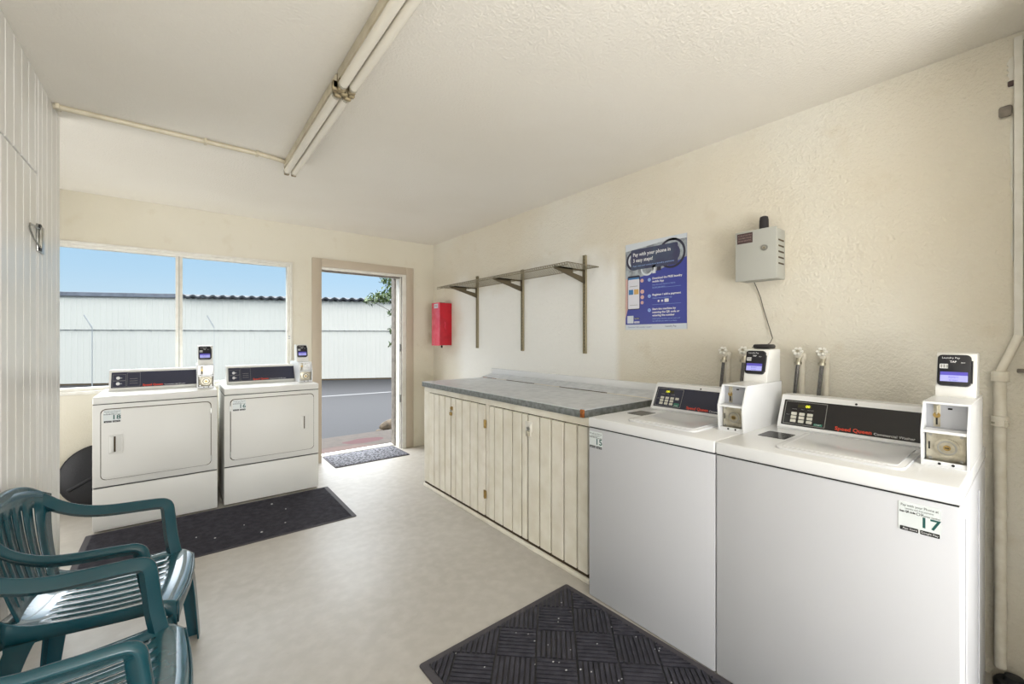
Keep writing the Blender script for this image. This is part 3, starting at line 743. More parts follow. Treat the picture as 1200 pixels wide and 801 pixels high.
# steps
def step(y, n, heads, subs):
    b.ring(.192, y, 0, .0115, z+e, z+3*e, 'bubble', P, 18); b.text(n, .016, 'navy', P, .192, y, z+3*e, e, 'CENTER', None, .0006)
    for i, t in enumerate(heads): b.text(t, .0185, 'white_text', P, .215, y+.006-i*.021, z+e, e, 'LEFT', .0085*len(t), .0005)
    for i, t in enumerate(subs): b.text(t, .011, 'bubble', P, .215, y-.016-(len(heads)-1)*.021-i*.016, z+e, e, 'LEFT', min(.0055*len(t), .21))
step(.335, '1', ['Download the FREE laundry', 'mobile App'], ['Scan the code below or find it', 'in your app store'])
step(.225, '2', ['Register / add a payment'], ['Choose how you want to pay'])
step(.130, '3', ['Start the machine by', 'scanning the QR code or', 'entering the number'], ['Select your machine, press start and', 'we will tell you when it is done'])
b.box(.215, .42, .275, .2762, z+e, z+2*e, 'bubble', X=P).box(.215, .42, .165, .1662, z+e, z+2*e, 'bubble', X=P)
for x in (.262, .288): b.plate(circ(x, .188, .007, 12), z+e, z+2*e, 'white_text', P)
b.plate(rrect(.305, .335, .178, .200, .004), z+e, z+2*e, 'white_text', P)
b.plate(rrect(.015, .066, .045, .098, .002), z+e, z+2*e, 'photo_light', P)
b.box(.072, .115, .046, .058, z+e, z+2*e, 'phone_white', X=P).box(.072, .115, .072, .084, z+e, z+2*e, 'photo_dark', X=P)
b.text('App Store', .009, 'white_text', P, .0935, .078, z+2*e, e, 'CENTER'); b.text('Google Play', .008, 'navy', P, .0935, .052, z+2*e, e, 'CENTER')
b.box(0, pw, 0, .036, z, z+e, 'photo_light', X=P)
b.text('Questions? Call customer support', .011, 'navy', P, .02, .018, z+e, e, 'LEFT', .19)
b.text('Laundry Pay', .016, 'overlay', P, .31, .02, z+e, e, 'LEFT')
tag(b.build('poster', smooth=0), 'blue phone payment poster with a printed handset, on the cream wall', 'poster')

# ------------------------------------------------------------------ grey gateway box, cable, puck
G_ = thing('control_box', 'grey metal control box with black antenna and round lock on the wall', 'control box', (XR, .94, 1.62))
def L6(o): o.location = (-XR, -.94, -1.62); return o
b = MB().box(2.372, 2.49, .846, 1.038, 1.617, 1.873, 'box_grey', bev=.004)
for k in range(5): b.box(2.40, 2.47, .8446, .8462, 1.69+k*.03, 1.698+k*.03, 'board_edge')
for k in range(4): b.box(2.38, 2.392, .875+k*.035, .893+k*.035, 1.6155, 1.6172, 'dark')
L6(b.build('housing', G_)); L6(MB().box(2.362, 2.3735, .842, 1.042, 1.613, 1.877, 'box_grey', bev=.003).build('door', G_))
F = frame((2.362, .942, 1.745))
b = MB().ring(.045, .03, .006, .016, 0, .005, 'steel', F, 18).ring(.045, .03, 0, .008, 0, .008, 'nickel', F, 12).box(.044, .046, .026, .034, .008, .0085, 'dark', X=F)
L6(b.build('lock', G_))
b = MB().box(-.090, -.012, .068, .122, 0, .0006, 'label_brown', X=F)
for k, t in enumerate(('CAUTION', 'DISCONNECT POWER', 'BEFORE SERVICING')): b.text(t, .011, 'label_line', F, -.051, .110-k*.014, .0006, .0002, 'CENTER', .066)
L6(b.build('warning_label', G_, smooth=0, label='dark brown warning label'))
L6(MB().lathe([(.023, 0), (.022, .06), (.019, .078), (.010, .083)], 'antenna', Matrix.Translation((2.43, .925, 1.872)), 18).build('antenna', G_, label='black rounded antenna'))
pts = [(2.46, .985, 1.614), (2.478, .978, 1.58), (2.482, .962, 1.53), (2.483, .948, 1.47), (2.48, .930, 1.41), (2.476, .912, 1.35), (2.46, .895, 1.31), (2.40, .885, 1.285), (2.275, .86, 1.272)]
tag(MB().tube(pts, .0022, 'cable', 6).build('cable'), 'thin dark cable hanging from the grey control box to washer 15', 'cable')
b = MB(); Xp = Matrix.Translation((2.215, .842, 1.259))
b.box(-.045, .045, -.036, .036, 0, .022, 'antenna', bev=.009, X=Xp)
for y in (-.03, 0, .03): b.box(-.047, -.044, y-.007, y+.007, .005, .008, 'dark', X=Xp)
tag(b.build('signal_receiver'), 'flat black receiver lying on the card reader of washer 15', 'receiver')

# ------------------------------------------------------------------ hose bibbs
def bibb(y, cold, label, hdir, zt):
    R = thing('water_valve', label, 'water valve', (2.462, y, 0), 0, 'water valves behind the washers')
    MB().tube([(0, 0, 0), (0, 0, zt+.005)], .0135, 'pipe_paint', 12).build('supply_pipe', R)
    h = zt
    b = MB().tube([(.0, 0, h-.02), (.0, 0, h+.012)], .018, 'pipe_paint', 10).tube([(.02, 0, h), (-.045, 0, h)], .013, 'pipe_paint', 10)
    b.tube([(-.028, 0, h), (-.042, hdir*.004, h-.035)], .012, 'nickel', 10).ring(0, 0, .0, .017, 0, .012, 'nickel', Matrix.Translation((-.042, hdir*.004, h-.042)), 12)
    b.tube([(-.03, 0, h), (-.052, 0, h+.020)], .009, 'pipe_paint', 8)
    b.build('valve_body', R)
    # fluted hand wheel facing the room
    d = Vector((-1, 0, .55)).normalized(); F = frame((-.056, 0, h+.022), (.55, 0, 1))
    w = MB()
    for k in range(6):
        a = 2*PI*k/6; w.lathe([(.0075, 0), (.0085, .005), (.006, .011)], 'wheel', F @ Matrix.Translation((.0165*math.cos(a), .0165*math.sin(a), -.003)), 8)
        w.box(.004, .014, -.0022, .0022, 0, .005, 'pipe_paint', X=F @ Matrix.Rotation(a, 4, 'Z'))
    w.ring(0, 0, 0, .006, -.002, .009, 'nickel', F, 10); w.build('handwheel', R)
    p = [(-.042, hdir*.004, h-.045), (-.044, hdir*.008, h-.09), (-.046, hdir*.014, h-.16), (-.048, hdir*.022, h-.28), (-.046, hdir*.03, h-.42), (-.035, hdir*.035, h-.55)]
    MB().tube(p, .0085, 'hose', 10).build('supply_hose', R)
    return R
bibb(.762, 0, 'painted water valve with braided hose, left of the pair behind washer 17', 1, 1.222)
bibb(.662, 0, 'painted water valve with braided hose, right of the pair behind washer 17', 1, 1.222)
bibb(1.128, 0, 'painted water valve with braided hose behind washer 15, nearer the poster', 1, 1.218)
bibb(1.020, 0, 'painted water valve behind washer 15, close beside its card reader', 1, 1.222)

# big pipe by the right edge
R = thing('drain_pipe', 'cream painted drain pipe with diagonal top arm near the right corner', 'pipe', (2.452, .108, .0))
b = MB().tube([(0, 0, .06), (0, 0, 1.17)], .0165, 'pipe_paint', 14); b.build('upright', R)
for z in (1.165, .995): MB().lathe([(.019, -.02), (.024, -.018), (.024, .018), (.019, .02)], 'pipe_paint', Matrix.Translation((0, 0, z)), 14).build('coupling', R)
MB().tube([(.0, 0, 1.175), (.004, -.006, 1.20), (.008, -.026, 1.26), (.010, -.046, 1.32)], .013, 'pipe_paint', 12).build('diagonal_arm', R)
b = MB().box(-.02, .036, -.022, .022, .985, .992, 'nickel', bev=.001); b.box(-.024, -.018, -.02, -.012, .975, 1.0, 'nickel'); b.build('pipe_strap', R)
MB().box(.018, .034, -.09, -.04, 1.18, 1.195, 'grey_wood', bev=.003).build('stub', R)
MB().lathe([(.085, 0), (.085, .035), (.075, .05), (.045, .058), (.04, .085), (.02, .09)], 'tub', Matrix.Translation((-.020, -.035, 0)) @ Matrix.Scale(.62, 4), 20).build('floor_flange', R, label='dark rubber boot round the pipe at the floor')

# ------------------------------------------------------------------ tube lights and conduit
def light(y0, y1, label):
    R = thing('tube_light', label, 'tube light', (.57, (y0+y1)/2, H), 0, 'twin tube lights end to end on the ceiling')
    l = (y1-y0)/2-.008
    MB().box(-.035, .035, -l, l, -.045, 0, 'fixture', bev=.004).build('channel', R)
    MB().plate([(-.034, -.045), (.034, -.045), (.012, -.054), (-.012, -.054)], -l+.03, l-.03, 'fixture', Matrix(((1, 0, 0, 0), (0, 0, -1, 0), (0, 1, 0, 0), (0, 0, 0, 1)))).build('reflector', R)
    for s in (-1, 1):
        MB().tube([(s*.021, -l+.035, -.074), (s*.021, l-.035, -.074)], .019, 'tube_glass', 16).build('tube', R)
        for e_ in (-1, 1):
            y = e_*(l-.014)
            b = MB().box(s*.021-.014, s*.021+.014, y-.010, y+.010, -.094, -.044, 'socket', bev=.004)
            b.lathe([(.0195, 0), (.0195, .016)], 'nickel', Matrix.Translation((s*.021, y-e_*.012, -.074)) @ Matrix.Rotation(e_*PI/2, 4, 'X'), 12)
            b.build('lamp_holder', R)
light(1.912, 3.085, 'unlit twin tube light farther from us, joined to the conduit')
light(.70, 1.898, 'unlit twin tube light nearer to us, running out of the frame top')
b = MB()
for k in range(7):
    a = rnd.uniform(-.05, .05); b.box(.57+a-.01, .57+a+.012, 1.895, 1.918, H-.075-.02*rnd.random(), H-.045, 'socket', bev=.003)
b.box(.54, .60, 1.888, 1.922, H-.05, H, 'socket', bev=.004)
tag(b.build('junction_box'), 'dirty brown junction piece between the two ceiling tube lights', 'junction box')
b = MB().tube([(-.488, 3.03, H-.012), (.40, 3.03, H-.012), (.47, 3.035, H-.014), (.535, 3.05, H-.016)], .0135, 'fixture', 10)
for x in (-.47, .12, .38): b.box(x-.008, x+.008, 3.005, 3.055, H-.026, H, 'fixture', bev=.003)
tag(b.build('conduit'), 'thin cream conduit across the ceiling from partition to tube light', 'conduit')

# latch on the partition
R = thing('door_latch', 'bent steel latch with wire loop screwed to the board partition', 'latch', (px, 2.765, 1.752))
b = MB().box(0, .006, -.035, .075, -.062, .060, 'steel', bev=.002).box(.006, .012, -.03, .0, -.058, -.036, 'dark').box(.006, .012, -.03, .0, .036, .058, 'dark')
b.tube([(.010, -.018, -.045), (.010, -.018, .045)], .006, 'steel', 8); b.build('plate', R)
MB().tube([(.010, -.018, .036), (.005, -.09, .038), (.004, -.150, .036), (.004, -.156, .022), (.004, -.145, .008), (.005, -.09, -.020), (.010, -.02, -.046)], .0032, 'steel', 6).build('wire_loop', R)

# black round tub leaning behind the left dryer
R = thing('bin_lid', 'black round plastic bin lid leaning on the wall behind dryer 18', 'lid', (-.49, 4.575, .006))
X = Matrix.Rotation(-.27, 4, 'X') @ Matrix.Translation((0, 0, .238)) @ Matrix.Rotation(PI/2, 4, 'X')
MB().lathe([(.222, -.012), (.228, -.012), (.228, .018), (.205, .030), (.12, .040), (.05, .043)], 'tub', X, 44).build('shell', R)
MB().ring(0, 0, .219, .238, -.014, .004, 'tub', X, 44).build('rim', R)
MB().box(-.20, .20, -.012, .012, .026, .046, 'tub', bev=.006, X=X @ Matrix.Rotation(.5, 4, 'Z')).build('ridge', R)

# ------------------------------------------------------------------ mats
def clip(poly, x0, x1, y0, y1):
    for ax, v, sgn in ((0, x0, 1), (0, x1, -1), (1, y0, 1), (1, y1, -1)):
        out = []
        for i in range(len(poly)):
            a, c = poly[i], poly[(i+1) % len(poly)]
            da, dc = sgn*(a[ax]-v), sgn*(c[ax]-v)
            if da >= 0: out.append(a)
            if (da >= 0) != (dc >= 0):
                t = da/(da-dc); out.append((a[0]+t*(c[0]-a[0]), a[1]+t*(c[1]-a[1])))
        poly = out
        if len(poly) < 3: return []
    return poly
mx0, mx1, my0, my1 = .765, 1.632, .15, 1.595
b = MB().plate(rrect(mx0, mx1, my0, my1, .012, 3), 0.0005, .006, 'mat_edge', bev=.002)
ix0, ix1, iy0, iy1 = mx0+.032, mx1-.032, my0+.032, my1-.032
b.box(ix0, ix1, iy0, iy1, .006, .0066, 'tub')
cell = .166; nr = 8; c45 = math.cos(PI/4)
for i in range(-13, 7):
    for j in range(-13, 8):
        for k in range(nr):
            p0 = (k+.16)/nr*cell; p1 = (k+.84)/nr*cell
            q = [(p0, .005), (p1, .005), (p1, cell-.005), (p0, cell-.005)] if (i+j) % 2 == 0 else [(.005, p0), (cell-.005, p0), (cell-.005, p1), (.005, p1)]
            q = [(.912+(i*cell+x)*c45-(j*cell+y)*c45, 1.316+(i*cell+x)*c45+(j*cell+y)*c45) for x, y in q]
            q = clip(q, ix0, ix1, iy0, iy1)
            if len(q) >= 3: b.plate(q, .0066, .0115, 'mat_black')
for k in range(70):
    x, y = rnd.uniform(ix0, ix1), rnd.uniform(iy0, iy1); r = rnd.uniform(.0012, .0026)
    b.box(x-r*2, x+r, y-r, y+r, .0115, .0122, 'lint')
Xm = Matrix.Translation((1.617, 1.580, 0)) @ Matrix.Rotation(.03, 4, 'Z') @ Matrix.Translation((-1.632, -1.595, 0))
b.v = [Xm @ v for v in b.v]
tag(b.build('floor_mat', smooth=0), 'black rubber mat with ribbed diamond pattern in front of the washers', 'mat')

def ripple_mat(name, x0, x1, y0, y1, m, edge, label, nx):
    b = MB().plate(rrect(x0, x1, y0, y1, .012, 3), .0005, .005, edge, bev=.002)
    b.box(x0+.03, x1-.03, y0+.012, y1-.012, .005, .0058, m)
    if nx:
        w = (y1-y0-.04)/nx
        for i in range(nx):
            ya = y0+.02+i*w; pts = []
            x = x0+.035
            prev = None
            seg = 44; st = (x1-x0-.07)/seg
            pts = [(x+k*st, ya+w*.5+.004*math.sin(k*.9+i*.7)+.003*math.sin(k*2.3+i), .0056) for k in range(seg+1)]
            b.sweep(pts, [(-w*.28, 0), (w*.28, 0), (w*.16, .0035), (-w*.16, .0035)], m)
    return tag(b.build(name, smooth=0), label, 'mat')
ripple_mat('runner_mat', -.485, 1.027, 3.143, 3.925, 'mat_black', 'mat_edge', 'long black rubber runner mat in front of the two dryers', 44)
for k in range(10):
    x, y = rnd.uniform(-.35, .7), rnd.uniform(3.2, 3.8); r = rnd.uniform(.004, .009)
    o = MB().lathe([(r*.6, 0), (r, r*.3), (r*.5, r*.7)], 'lint', None, 7).build('lint_ball', loc=(x, y, .0095)); tag(o, 'tiny pale lint ball lying on the black runner mat', 'lint', 'lint on the runner mat')
b = MB().plate(rrect(1.235, 2.035, 4.43, 4.925, .008, 3), .0005, .008, 'mat_edge', bev=.002).box(1.25, 2.02, 4.445, 4.91, .008, .011, 'doormat')
tag(b.build('door_mat', smooth=0), 'small grey speckled doormat lying in the open doorway', 'mat')

# ------------------------------------------------------------------ resin armchairs
def lerp(a, b, t): return a+(b-a)*t
def interp(tab, t):
    for (a, va), (b_, vb) in zip(tab[:-1], tab[1:]):
        if t <= b_:
            u = (t-a)/(b_-a) if b_ > a else 0; u = max(0, min(1, u)); return tuple(lerp(p, q, u) for p, q in zip(va, vb))
    return tab[-1][1]
def catmull(P, sub=6):
    P = [Vector(p) for p in P]; out = []
    for i in range(len(P)-1):
        p0 = P[max(i-1, 0)]; p1 = P[i]; p2 = P[i+1]; p3 = P[min(i+2, len(P)-1)]
        for k in range(sub):
            t = k/sub; out.append(.5*((2*p1)+(-p0+p2)*t+(2*p0-5*p1+4*p2-p3)*t*t+(-p0+3*p1-3*p2+p3)*t**3))
    out.append(P[-1]); return out
def solidify(o, t, off=-1.):
    md = o.modifiers.new('thickness', 'SOLIDIFY'); md.thickness = t; md.offset = off; return o

def chair(loc, rz, label):
    R = thing('resin_armchair', label, 'chair', loc, rz, 'green resin armchairs along the partition')
    # ---- seat: slotted shell rolled over at the front, with side skirts
    ns = 8; cols = [-1.0, -.93]; step = 1.72/(ns)
    xs = [-.86]
    slot = []
    us = [(-1, 0), (-.95, 0), (-.89, 0)]
    for k in range(ns):
        c = -.77+1.54*k/(ns-1); us += [(c-.022, 1), (c+.022, 0)]
        if k < ns-1: us.append((c+.11, 0))
    us += [(.89, 0), (.95, 0), (1, 0)]
    vsx = [-.205, -.19, -.165, -.135, -.105, -.06, -.02, .02, .06, .10, .135, .165, .19, .205, .217, .227, .233]
    def hwid(x): return lerp(.178, .212, max(0, min(1, (x+.2)/.36))) if x < .17 else .212-.25*(x-.17)*(x-.17)/.07*1.2
    def zc(x, u):
        z = .398+.012*((x-.02)/.2)**2
        if x < -.13: z += .55*(x+.13)**2*8
        if x > .17: z -= ((x-.17)/.063)**2*.030
        z += .012*abs(u)**3*(1 if x < .19 else .5); return z-.006*(1-u*u)
    vs = []; fs = []
    for x in vsx:
        for u, _ in us: vs.append((x-(.012*u*u if x > .15 else 0), u*hwid(x), zc(x, u)))
    nu = len(us)
    for i in range(len(vsx)-1):
        for j in range(nu-1):
            if us[j][1] and -.11 < (vsx[i]+vsx[i+1])/2 < .14: continue
            fs.append([i*nu+j, (i+1)*nu+j, (i+1)*nu+j+1, i*nu+j+1])
    b = MB().add(vs, fs, 'chair_seat')
    # front lip wall and side skirts
    def skirt(path, depth):
        v2 = []; n = len(path)
        for i, p in enumerate(path):
            t = i/(n-1); dd = depth(t)
            v2 += [p, (p[0]*1.01, p[1]*1.01, p[2]-dd*.5), (p[0]*1.012, p[1]*1.012, p[2]-dd)]
        return v2, [[3*i+k, 3*i+3+k, 3*i+4+k, 3*i+1+k] for i in range(n-1) for k in (0, 1)]
    for s in (-1, 1):
        path = [(x-(.012 if x > .15 else 0), s*hwid(x), zc(x, s)) for x in vsx]
        v2, f2 = skirt(path, lambda t: .040+.05*abs(2*t-1)**3); b.add(v2, f2 if s > 0 else [f[::-1] for f in f2], 'chair')
    path = [(vsx[-1]-.012*u*u, u*hwid(vsx[-1]), zc(vsx[-1], u)) for u, _ in us]
    v2, f2 = skirt(path, lambda t: .022+.05*abs(2*t-1)**4); b.add(v2, f2, 'chair')
    path = [(vsx[0], u*hwid(vsx[0]), zc(vsx[0], u)) for u, _ in us]
    v2, f2 = skirt(path, lambda t: .05+.03*abs(2*t-1)**4); b.add(v2, [f[::-1] for f in f2], 'chair')
    st = solidify(b.build('seat', R, smooth=50), .004)
    # ---- backrest: fan of slots
    nb = 6; us = [(-1, 0), (-.86, 0)]
    for k in range(nb):
        c = -.66+1.32*k/(nb-1); us += [(c-.032, 1), (c+.032, 0)]
        if k < nb-1: us.append((c+.13, 0))
    us += [(.86, 0), (1, 0)]
    hs = [0, .05, .1, .17, .26, .36, .46, .56, .66, .74, .82, .9, 1]
    vs = []; fs = []
    for h in hs:
        hw = lerp(.150, .205, h**.8); x0 = lerp(-.192, -.262, h)-.01*math.sin(h*PI)
        for u, _ in us:
            zt = lerp(.415, .775-.055*abs(u)**2.6, h); vs.append((x0+(.018+.030*h)*u*u, u*hw, zt))
    nu = len(us)
    for i in range(len(hs)-1):
        for j in range(nu-1):
            if us[j][1] and .12 < (hs[i]+hs[i+1])/2 < .80: continue
            fs.append([i*nu+j, i*nu+j+1, (i+1)*nu+j+1, (i+1)*nu+j])
    solidify(MB().add(vs, fs, 'chair').build('backrest', R, smooth=50), .005, 0)
    # ---- arms: rail from the top of the back round to the front post
    for s in (-1, 1):
        P_ = [(-.268, 0, .792), (-.266, .07, .788), (-.255, .135, .770), (-.232, .186, .732), (-.190, .216, .682), (-.13, .230, .648), (-.06, .237, .632), (.04, .239, .628), (.10, .239, .626), (.128, .2375, .619), (.145, .235, .598), (.152, .231, .55), (.160, .224, .48), (.172, .213, .418), (.178, .210, .395)]
        path = catmull([(x, s*y, z) for x, y, z in P_], 4); n = len(path)
        sc = []
        for i in range(n):
            t = i/(n-1)
            sc.append((.85+.15*min(1, t*2), 1.0) if t < .62 else (1.0+.25*(t-.62)/.38, 1.0+.10*(t-.62)/.38))
        prof = [(-.010, -.040), (.010, -.040), (.013, -.008), (.012, -.002), (.008, .001), (-.008, .001), (-.012, -.002), (-.013, -.008)]
        MB().sweep(path, prof, 'chair', (0, 0, 1), sc).build('arm', R, smooth=50)
    # ---- legs: flared angle sections
    for s in (-1, 1):
        for pts, a in (([(.180, s*.190, .352), (.196, s*.211, .28), (.210, s*.224, .13), (.220, s*.234, 0)], 0), ([(-.160, s*.162, .375), (-.186, s*.182, .28), (-.208, s*.200, .13), (-.222, s*.212, 0)], 1)):
            path = catmull(pts, 4); n = len(path)
            sc = [lerp(1.25, .82, i/(n-1)) for i in range(n)]; sc[0] = 1.4
            k = 1 if not a else -1
            w, t = .030, .006
            prof = [(-s*w*.9, k*w*.9), (s*w*.9, k*w*.9)] if False else None
            L_ = [(k*w*.8, s*w*.8), (-k*w*.9, s*w*.8), (-k*w*.9, s*(w*.8-t)), (k*(w*.8-t), s*(w*.8-t)), (k*(w*.8-t), -s*w*.9), (k*w*.8, -s*w*.9)]
            vs = []; fs = []
            for i, p in enumerate(path):
                for q in L_: vs.append((p.x+q[0]*sc[i], p.y+q[1]*sc[i], p.z))
            for i in range(n-1):
                for j in range(6): q = (j+1) % 6; fs.append([i*6+j, i*6+q, (i+1)*6+q, (i+1)*6+j])
            fs += [[0, 1, 2, 3, 4, 5], [(n-1)*6+j for j in range(5, -1, -1)]]
            if s*k < 0: fs = [f[::-1] for f in fs]
            MB().add(vs, fs, 'chair').build('leg', R, smooth=50)
    return R
chair((-.199, 2.112, 0), -.137, 'green resin armchair farther from us, facing the washers, nearer dryer 18')
chair((-.208, 1.508, 0), -.005, 'green resin armchair nearest to us, cut off at the bottom left')

# ------------------------------------------------------------------ outside
GZ = -.12
struct(MB().box(-30, 40, 6.07, 60, GZ-.1, GZ, 'asphalt').box(-30, -12, -30, 6.07, GZ-.1, GZ, 'asphalt').box(-12, 40, -30, YN-.1, GZ-.1, GZ, 'asphalt').build('ground', smooth=0), 'grey asphalt road outside')
struct(MB().box(-12, 8, YO+.0, 6.07, -.3, -.05, 'apron').build('trim_3', smooth=0), 'concrete step outside the doorway with a red paint stain')
# white line on the road
dv = Vector((4.436-2.736, 10.784-10.979, 0)).normalized(); nv = Vector((-dv.y, dv.x, 0))
c0 = Vector((2.736, 10.979, GZ)); b = MB()
q = [c0+dv*a+nv*w_ for a, w_ in ((-16, -.07), (12, -.07), (12, .07), (-16, .07))]
b.plate([(p.x, p.y) for p in q], GZ, GZ+.004, 'paint_line')
tag(b.build('road_line', smooth=0), 'long white painted line across the asphalt road', 'road line')

# white metal building across the road:  y = 17.07 - .483 x
BX = thing('metal_building', 'long white ribbed metal building across the road', 'building', (2.0, 16.1, GZ), math.atan(-.483))
def rib_panel(x0, x1, z0, z1, y, pitch, dep):
    dep = .008
    vs = []; fs = []; x = x0; prof = []
    while x < x1:
        prof += [(x, 0), (x+pitch*.66, 0), (x+pitch*.76, -dep), (x+pitch*.90, -dep)]; x += pitch
    for a, dd in prof: vs += [(a, y+dd, z0), (a, y+dd, z1)]
    for i in range(len(prof)-1): fs.append([2*i, 2*i+2, 2*i+3, 2*i+1])
    return MB().add(vs, fs, 'white_sheet')
rib_panel(-16, 12, .02, 1.71, 0, .152, .016).build('wall_panel', BX, smooth=0)
rib_panel(-16, 12, 1.69, 2.70, -.03, .152, .016).build('wall_panel', BX, smooth=0)
b = MB().box(-16, 12, .05, 5, 0, 2.68, 'white_sheet'); b.build('building_body', BX, smooth=0)
MB().box(-16, 12, -.01, .10, -.02, .05, 'board_edge').build('base_edge', BX, smooth=0)
b = MB()
for i in range(60):
    x = -16+i*.48; b.box(x, x+.03, -.05, -.028, 1.672, 1.70, 'steel')
b.box(-16, 12, -.032, -.028, 1.686, 1.692, 'post'); b.build('seam_flashing', BX, smooth=0)
# roof: flat cap to the left, dark corrugated edge to the right
MB().box(-16, -2.05, -.10, 5.1, 2.70, 2.83, 'roof', bev=.01).build('roof_cap', BX, smooth=0)
vs = []; fs = []; n = 260
for i in range(n+1):
    x = -2.05+14.0*i/n; z = 2.765+.035*math.cos(2*PI*(x+2.05)/.28)
    for yy, zz in ((-.16, z-.05), (-.16, z+.015), (3.2, z+.25)): vs.append((x, yy, zz))
for i in range(n):
    for k in (0, 1): fs.append([3*i+k, 3*i+3+k, 3*i+4+k, 3*i+1+k])
MB().add(vs, fs, 'roof_dark').build('corrugated_roof', BX)
MB().box(-2.05, 12, -.03, 5.0, 2.68, 2.74, 'roof_dark').build('eaves_board', BX, smooth=0)

def post(px_, label, tall, d=15.2):
    # slim fence post with a slanted arm standing before the building
    th = math.atan(390/494.); a = (px_-600)/494.
    X_, Y_ = d*(math.sin(th)+a*math.cos(th)), d*(math.cos(th)-a*math.sin(th))
    R = thing('fence_post', label, 'fence post', (X_, Y_, GZ), 0, 'fence posts before the white building')
    MB().tube([(0, 0, 0), (0, 0, 1.74)], .014 if tall else .006, 'post', 6).build('upright', R)
    MB().tube([(0, 0, 1.74), (-.17, .0, 2.10)], .020, 'post', 6).build('slanted_arm', R)
    return R
post(108, 'slim galvanised fence post with slanted arm, seen through the left window pane', True, 12.2)
post(251, 'slim galvanised fence post with slanted arm, seen through the right window pane', False, 12.6)

# small tree leaning in from the right of the doorway
T = thing('tree', 'young leafy green tree just outside, right of the doorway', 'tree', (3.15, 7.0, GZ))
b = MB()
def branch(pts, r0, r1): 
    P2 = catmull(pts, 3); n = len(P2); b.tube(P2, 1, 'bark', 6, scales=[lerp(r0, r1, i/(n-1)) for i in range(n)])
branch([(0, 0, 0), (.05, .02, .8), (.0, 0, 1.5), (.06, .05, 2.3), (.1, 0, 3.0)], .05, .015)
clusters = [(-.40, 0, 2.13, .26, .10, 240), (-.62, .05, 2.06, .13, .07, 60), (-.28, 0, 2.36, .13, .15, 150), (-.42, 0, 2.40, .06, .10, 30), (-.14, 0, 2.16, .16, .13, 220), (-.25, 0, 1.86, .10, .07, 45), (-.22, 0, 1.58, .12, .11, 50), (-.28, 0, 1.32, .05, .03, 12), (.25, .1, 2.5, .35, .35, 260), (.2, 0, 1.9, .25, .25, 140), (.1, .2, 2.9, .3, .3, 150)]
for cx, cy, cz, rx, rz, n in clusters: branch([(0.02, 0, cz-.35), (cx*.5, cy*.5, cz-.15), (cx, cy, cz)], .006, .003)
b.build('trunk', T)
b = MB()
for cx, cy, cz, rx, rz, n in clusters:
    for k in range(n):
        while True:
            p = Vector((rnd.uniform(-1, 1), rnd.uniform(-1, 1), rnd.uniform(-1, 1)))
            if p.length < 1: break
        p = Vector((cx+p.x*rx, cy+p.y*rx, cz+p.z*rz)); s = rnd.uniform(.030, .052)
        X = Matrix.Translation(p) @ Matrix.Rotation(rnd.uniform(0, 2*PI), 4, 'Z') @ Matrix.Rotation(rnd.uniform(-1.2, 1.2), 4, 'X') @ Matrix.Rotation(rnd.uniform(-.8, .8), 4, 'Y')
        b.add([(0, -s*.2, 0), (s*.45, s*.5, s*.12), (0, s*1.5, 0), (-s*.45, s*.5, s*.12), (0, s*.6, 0)], [[0, 1, 4], [1, 2, 4], [2, 3, 4], [3, 0, 4]], 'leaf', X)
b.build('foliage', T, smooth=0)

def rock(loc, r, label, sq=.6):
    bm = bmesh.new(); bmesh.ops.create_icosphere(bm, subdivisions=3, radius=r)
    rr = random.Random(int(r*1000))
    off = [Vector((rr.uniform(-1, 1), rr.uniform(-1, 1), rr.uniform(-1, 1))).normalized() for _ in range(9)]
    for v in bm.verts:
        d_ = v.co.normalized(); k = 1
        for o in off: k -= max(0, d_.dot(o)-.72)*.5
        v.co = Vector((v.co.x*k, v.co.y*k*.8, v.co.z*k*sq))
    bm.verts.index_update(); b = MB().add([v.co.copy() for v in bm.verts], [[v.index for v in f.verts] for f in bm.faces], 'rock'); bm.free()
    return tag(b.build('rock', loc=loc, smooth=40), label, 'rock')
rock((2.56, 6.28, -.06), .17, 'rough brown rock at the right end of the concrete step', .75)
rock((2.36, 6.20, -.09), .06, 'small dark stone lying beside the brown rock', .6)

# ------------------------------------------------------------------ world, lights, camera
SKY_LOBE = 1.6
w = bpy.data.worlds.new('World'); bpy.context.scene.world = w; w.use_nodes = True
N = w.node_tree.nodes; L = w.node_tree.links; bg = N['Background']
tc = N.new('ShaderNodeTexCoord'); s = N.new('ShaderNodeSeparateXYZ'); L.new(tc.outputs['Generated'], s.inputs[0])
r = N.new('ShaderNodeValToRGB'); L.new(s.outputs['Z'], r.inputs[0])
cr = r.color_ramp
cr.elements[0].position = 0; cr.elements[0].color = (.51, .62, .71, 1)
cr.elements[1].position = 1; cr.elements[1].color = (3.6, 3.7, 3.85, 1)
for p, c in ((.05, (.48, .62, .725, 1)), (.12, (.385, .565, .725, 1)), (.22, (.30, .51, .72, 1)), (.34, (1.0, 1.2, 1.4, 1)), (.5, (3.2, 3.35, 3.5, 1))):
    e_ = cr.elements.new(p); e_.color = c
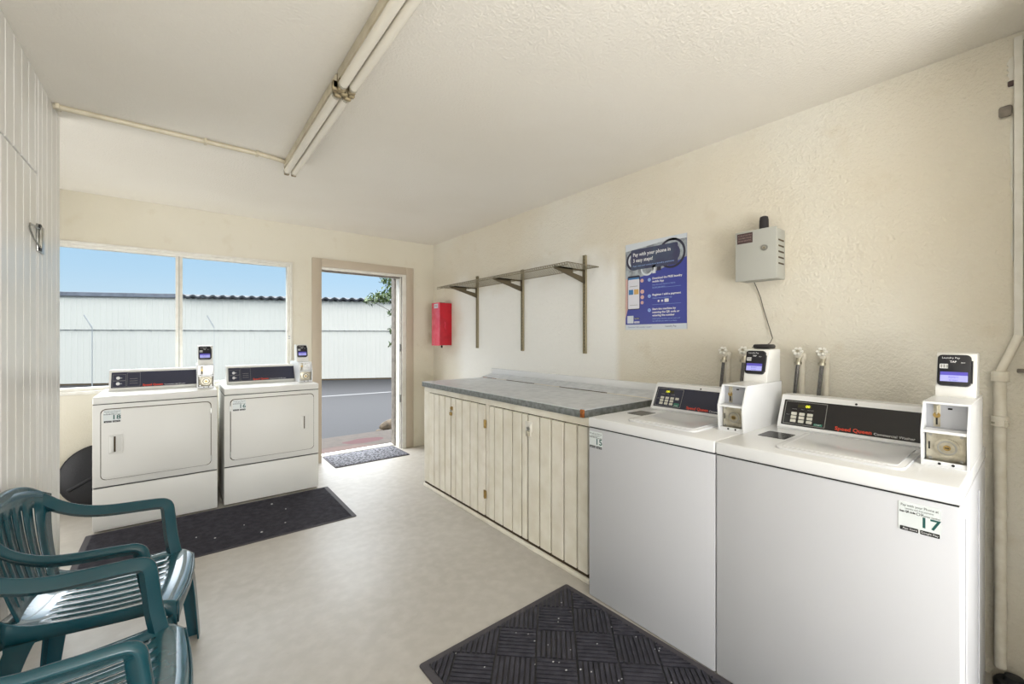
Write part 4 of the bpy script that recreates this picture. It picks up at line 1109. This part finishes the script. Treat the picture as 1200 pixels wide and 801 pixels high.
# the high sky over the far side of the road is much brighter than the rest (boost added to light the room)
def mr(sock, a, b_, c, d):
    m_ = N.new('ShaderNodeMapRange'); m_.interpolation_type = 'SMOOTHSTEP'
    for k_, v_ in zip((1, 2, 3, 4), (a, b_, c, d)): m_.inputs[k_].default_value = v_
    L.new(sock, m_.inputs[0]); return m_.outputs[0]
ml = N.new('ShaderNodeMath'); ml.operation = 'MULTIPLY'
L.new(mr(s.outputs['Z'], .26, .5, 0, 1), ml.inputs[0]); L.new(mr(s.outputs['Y'], -.1, .5, 0, SKY_LOBE), ml.inputs[1])
ad = N.new('ShaderNodeMath'); ad.operation = 'ADD'; ad.inputs[1].default_value = 1; L.new(ml.outputs[0], ad.inputs[0])
vm = N.new('ShaderNodeVectorMath'); vm.operation = 'SCALE'; L.new(r.outputs[0], vm.inputs[0]); L.new(ad.outputs[0], vm.inputs['Scale'])
L.new(vm.outputs[0], bg.inputs[0]); bg.inputs[1].default_value = 1.0

def area(name, loc, rot, sx, sy, energy, col=(1, 1, 1), portal=False):
    l = bpy.data.lights.new(name, 'AREA'); l.shape = 'RECTANGLE'; l.size = sx; l.size_y = sy; l.energy = energy; l.color = col
    if portal: l.cycles.is_portal = True
    o = bpy.data.objects.new(name, l); o.location = loc; o.rotation_euler = rot; COL.objects.link(o); return o
area('window_portal', ((WX0+WX1)/2, YO+.02, (WZ0+WZ1)/2), (-PI/2, 0, 0), WX1-WX0, WZ1-WZ0, 1, portal=True)
area('door_portal', ((DX0+DX1)/2, YO+.12, DZ1/2), (-PI/2, 0, 0), DX1-DX0, DZ1, 1, portal=True)
area('near_opening_portal', (.925, YN-.12, 1.1), (PI/2, 0, 0), 2.5, 2.2, 1, portal=True)
# daylight-balanced fill lights added unseen behind the camera
def fill_light(name, loc, d, sx, sy, energy, col):
    q = Vector(d).to_track_quat('-Z', 'Y').to_euler(); return area(name, loc, q, sx, sy, energy, col)
fill_light('bounce_fill', (.45, -2.1, .9), (-.2, .95, 1.1), 1.8, 1.4, 88, (.99, .995, 1))
fill_light('near_wall_fill', (1.5, -3.05, 1.1), (-.4, 1, .0), 1.4, 1.5, 26, (1, .998, 1))
# unseen fill light added in the alcove behind the board partition
fill_light('alcove_fill', (-1.55, 3.7, 1.0), (1, -.15, .15), 1.3, 1.4, 18, (1, 1, 1))

cam = bpy.data.cameras.new('Camera'); co = bpy.data.objects.new('Camera', cam); COL.objects.link(co)
F_ = 494.
cam.sensor_width = 36; cam.sensor_fit = 'HORIZONTAL'; cam.lens = F_/1200*36; cam.shift_y = -4.5/1200; cam.clip_start = .02
co.location = (0, 0, 1.31); co.rotation_euler = (PI/2, 0, -math.atan(390/F_))
sc = bpy.context.scene; sc.camera = co
sc.view_settings.view_transform = 'Standard'; sc.view_settings.look = 'None'; sc.view_settings.gamma = 1; sc.view_settings.use_curve_mapping = False
sc.view_settings.exposure = .38
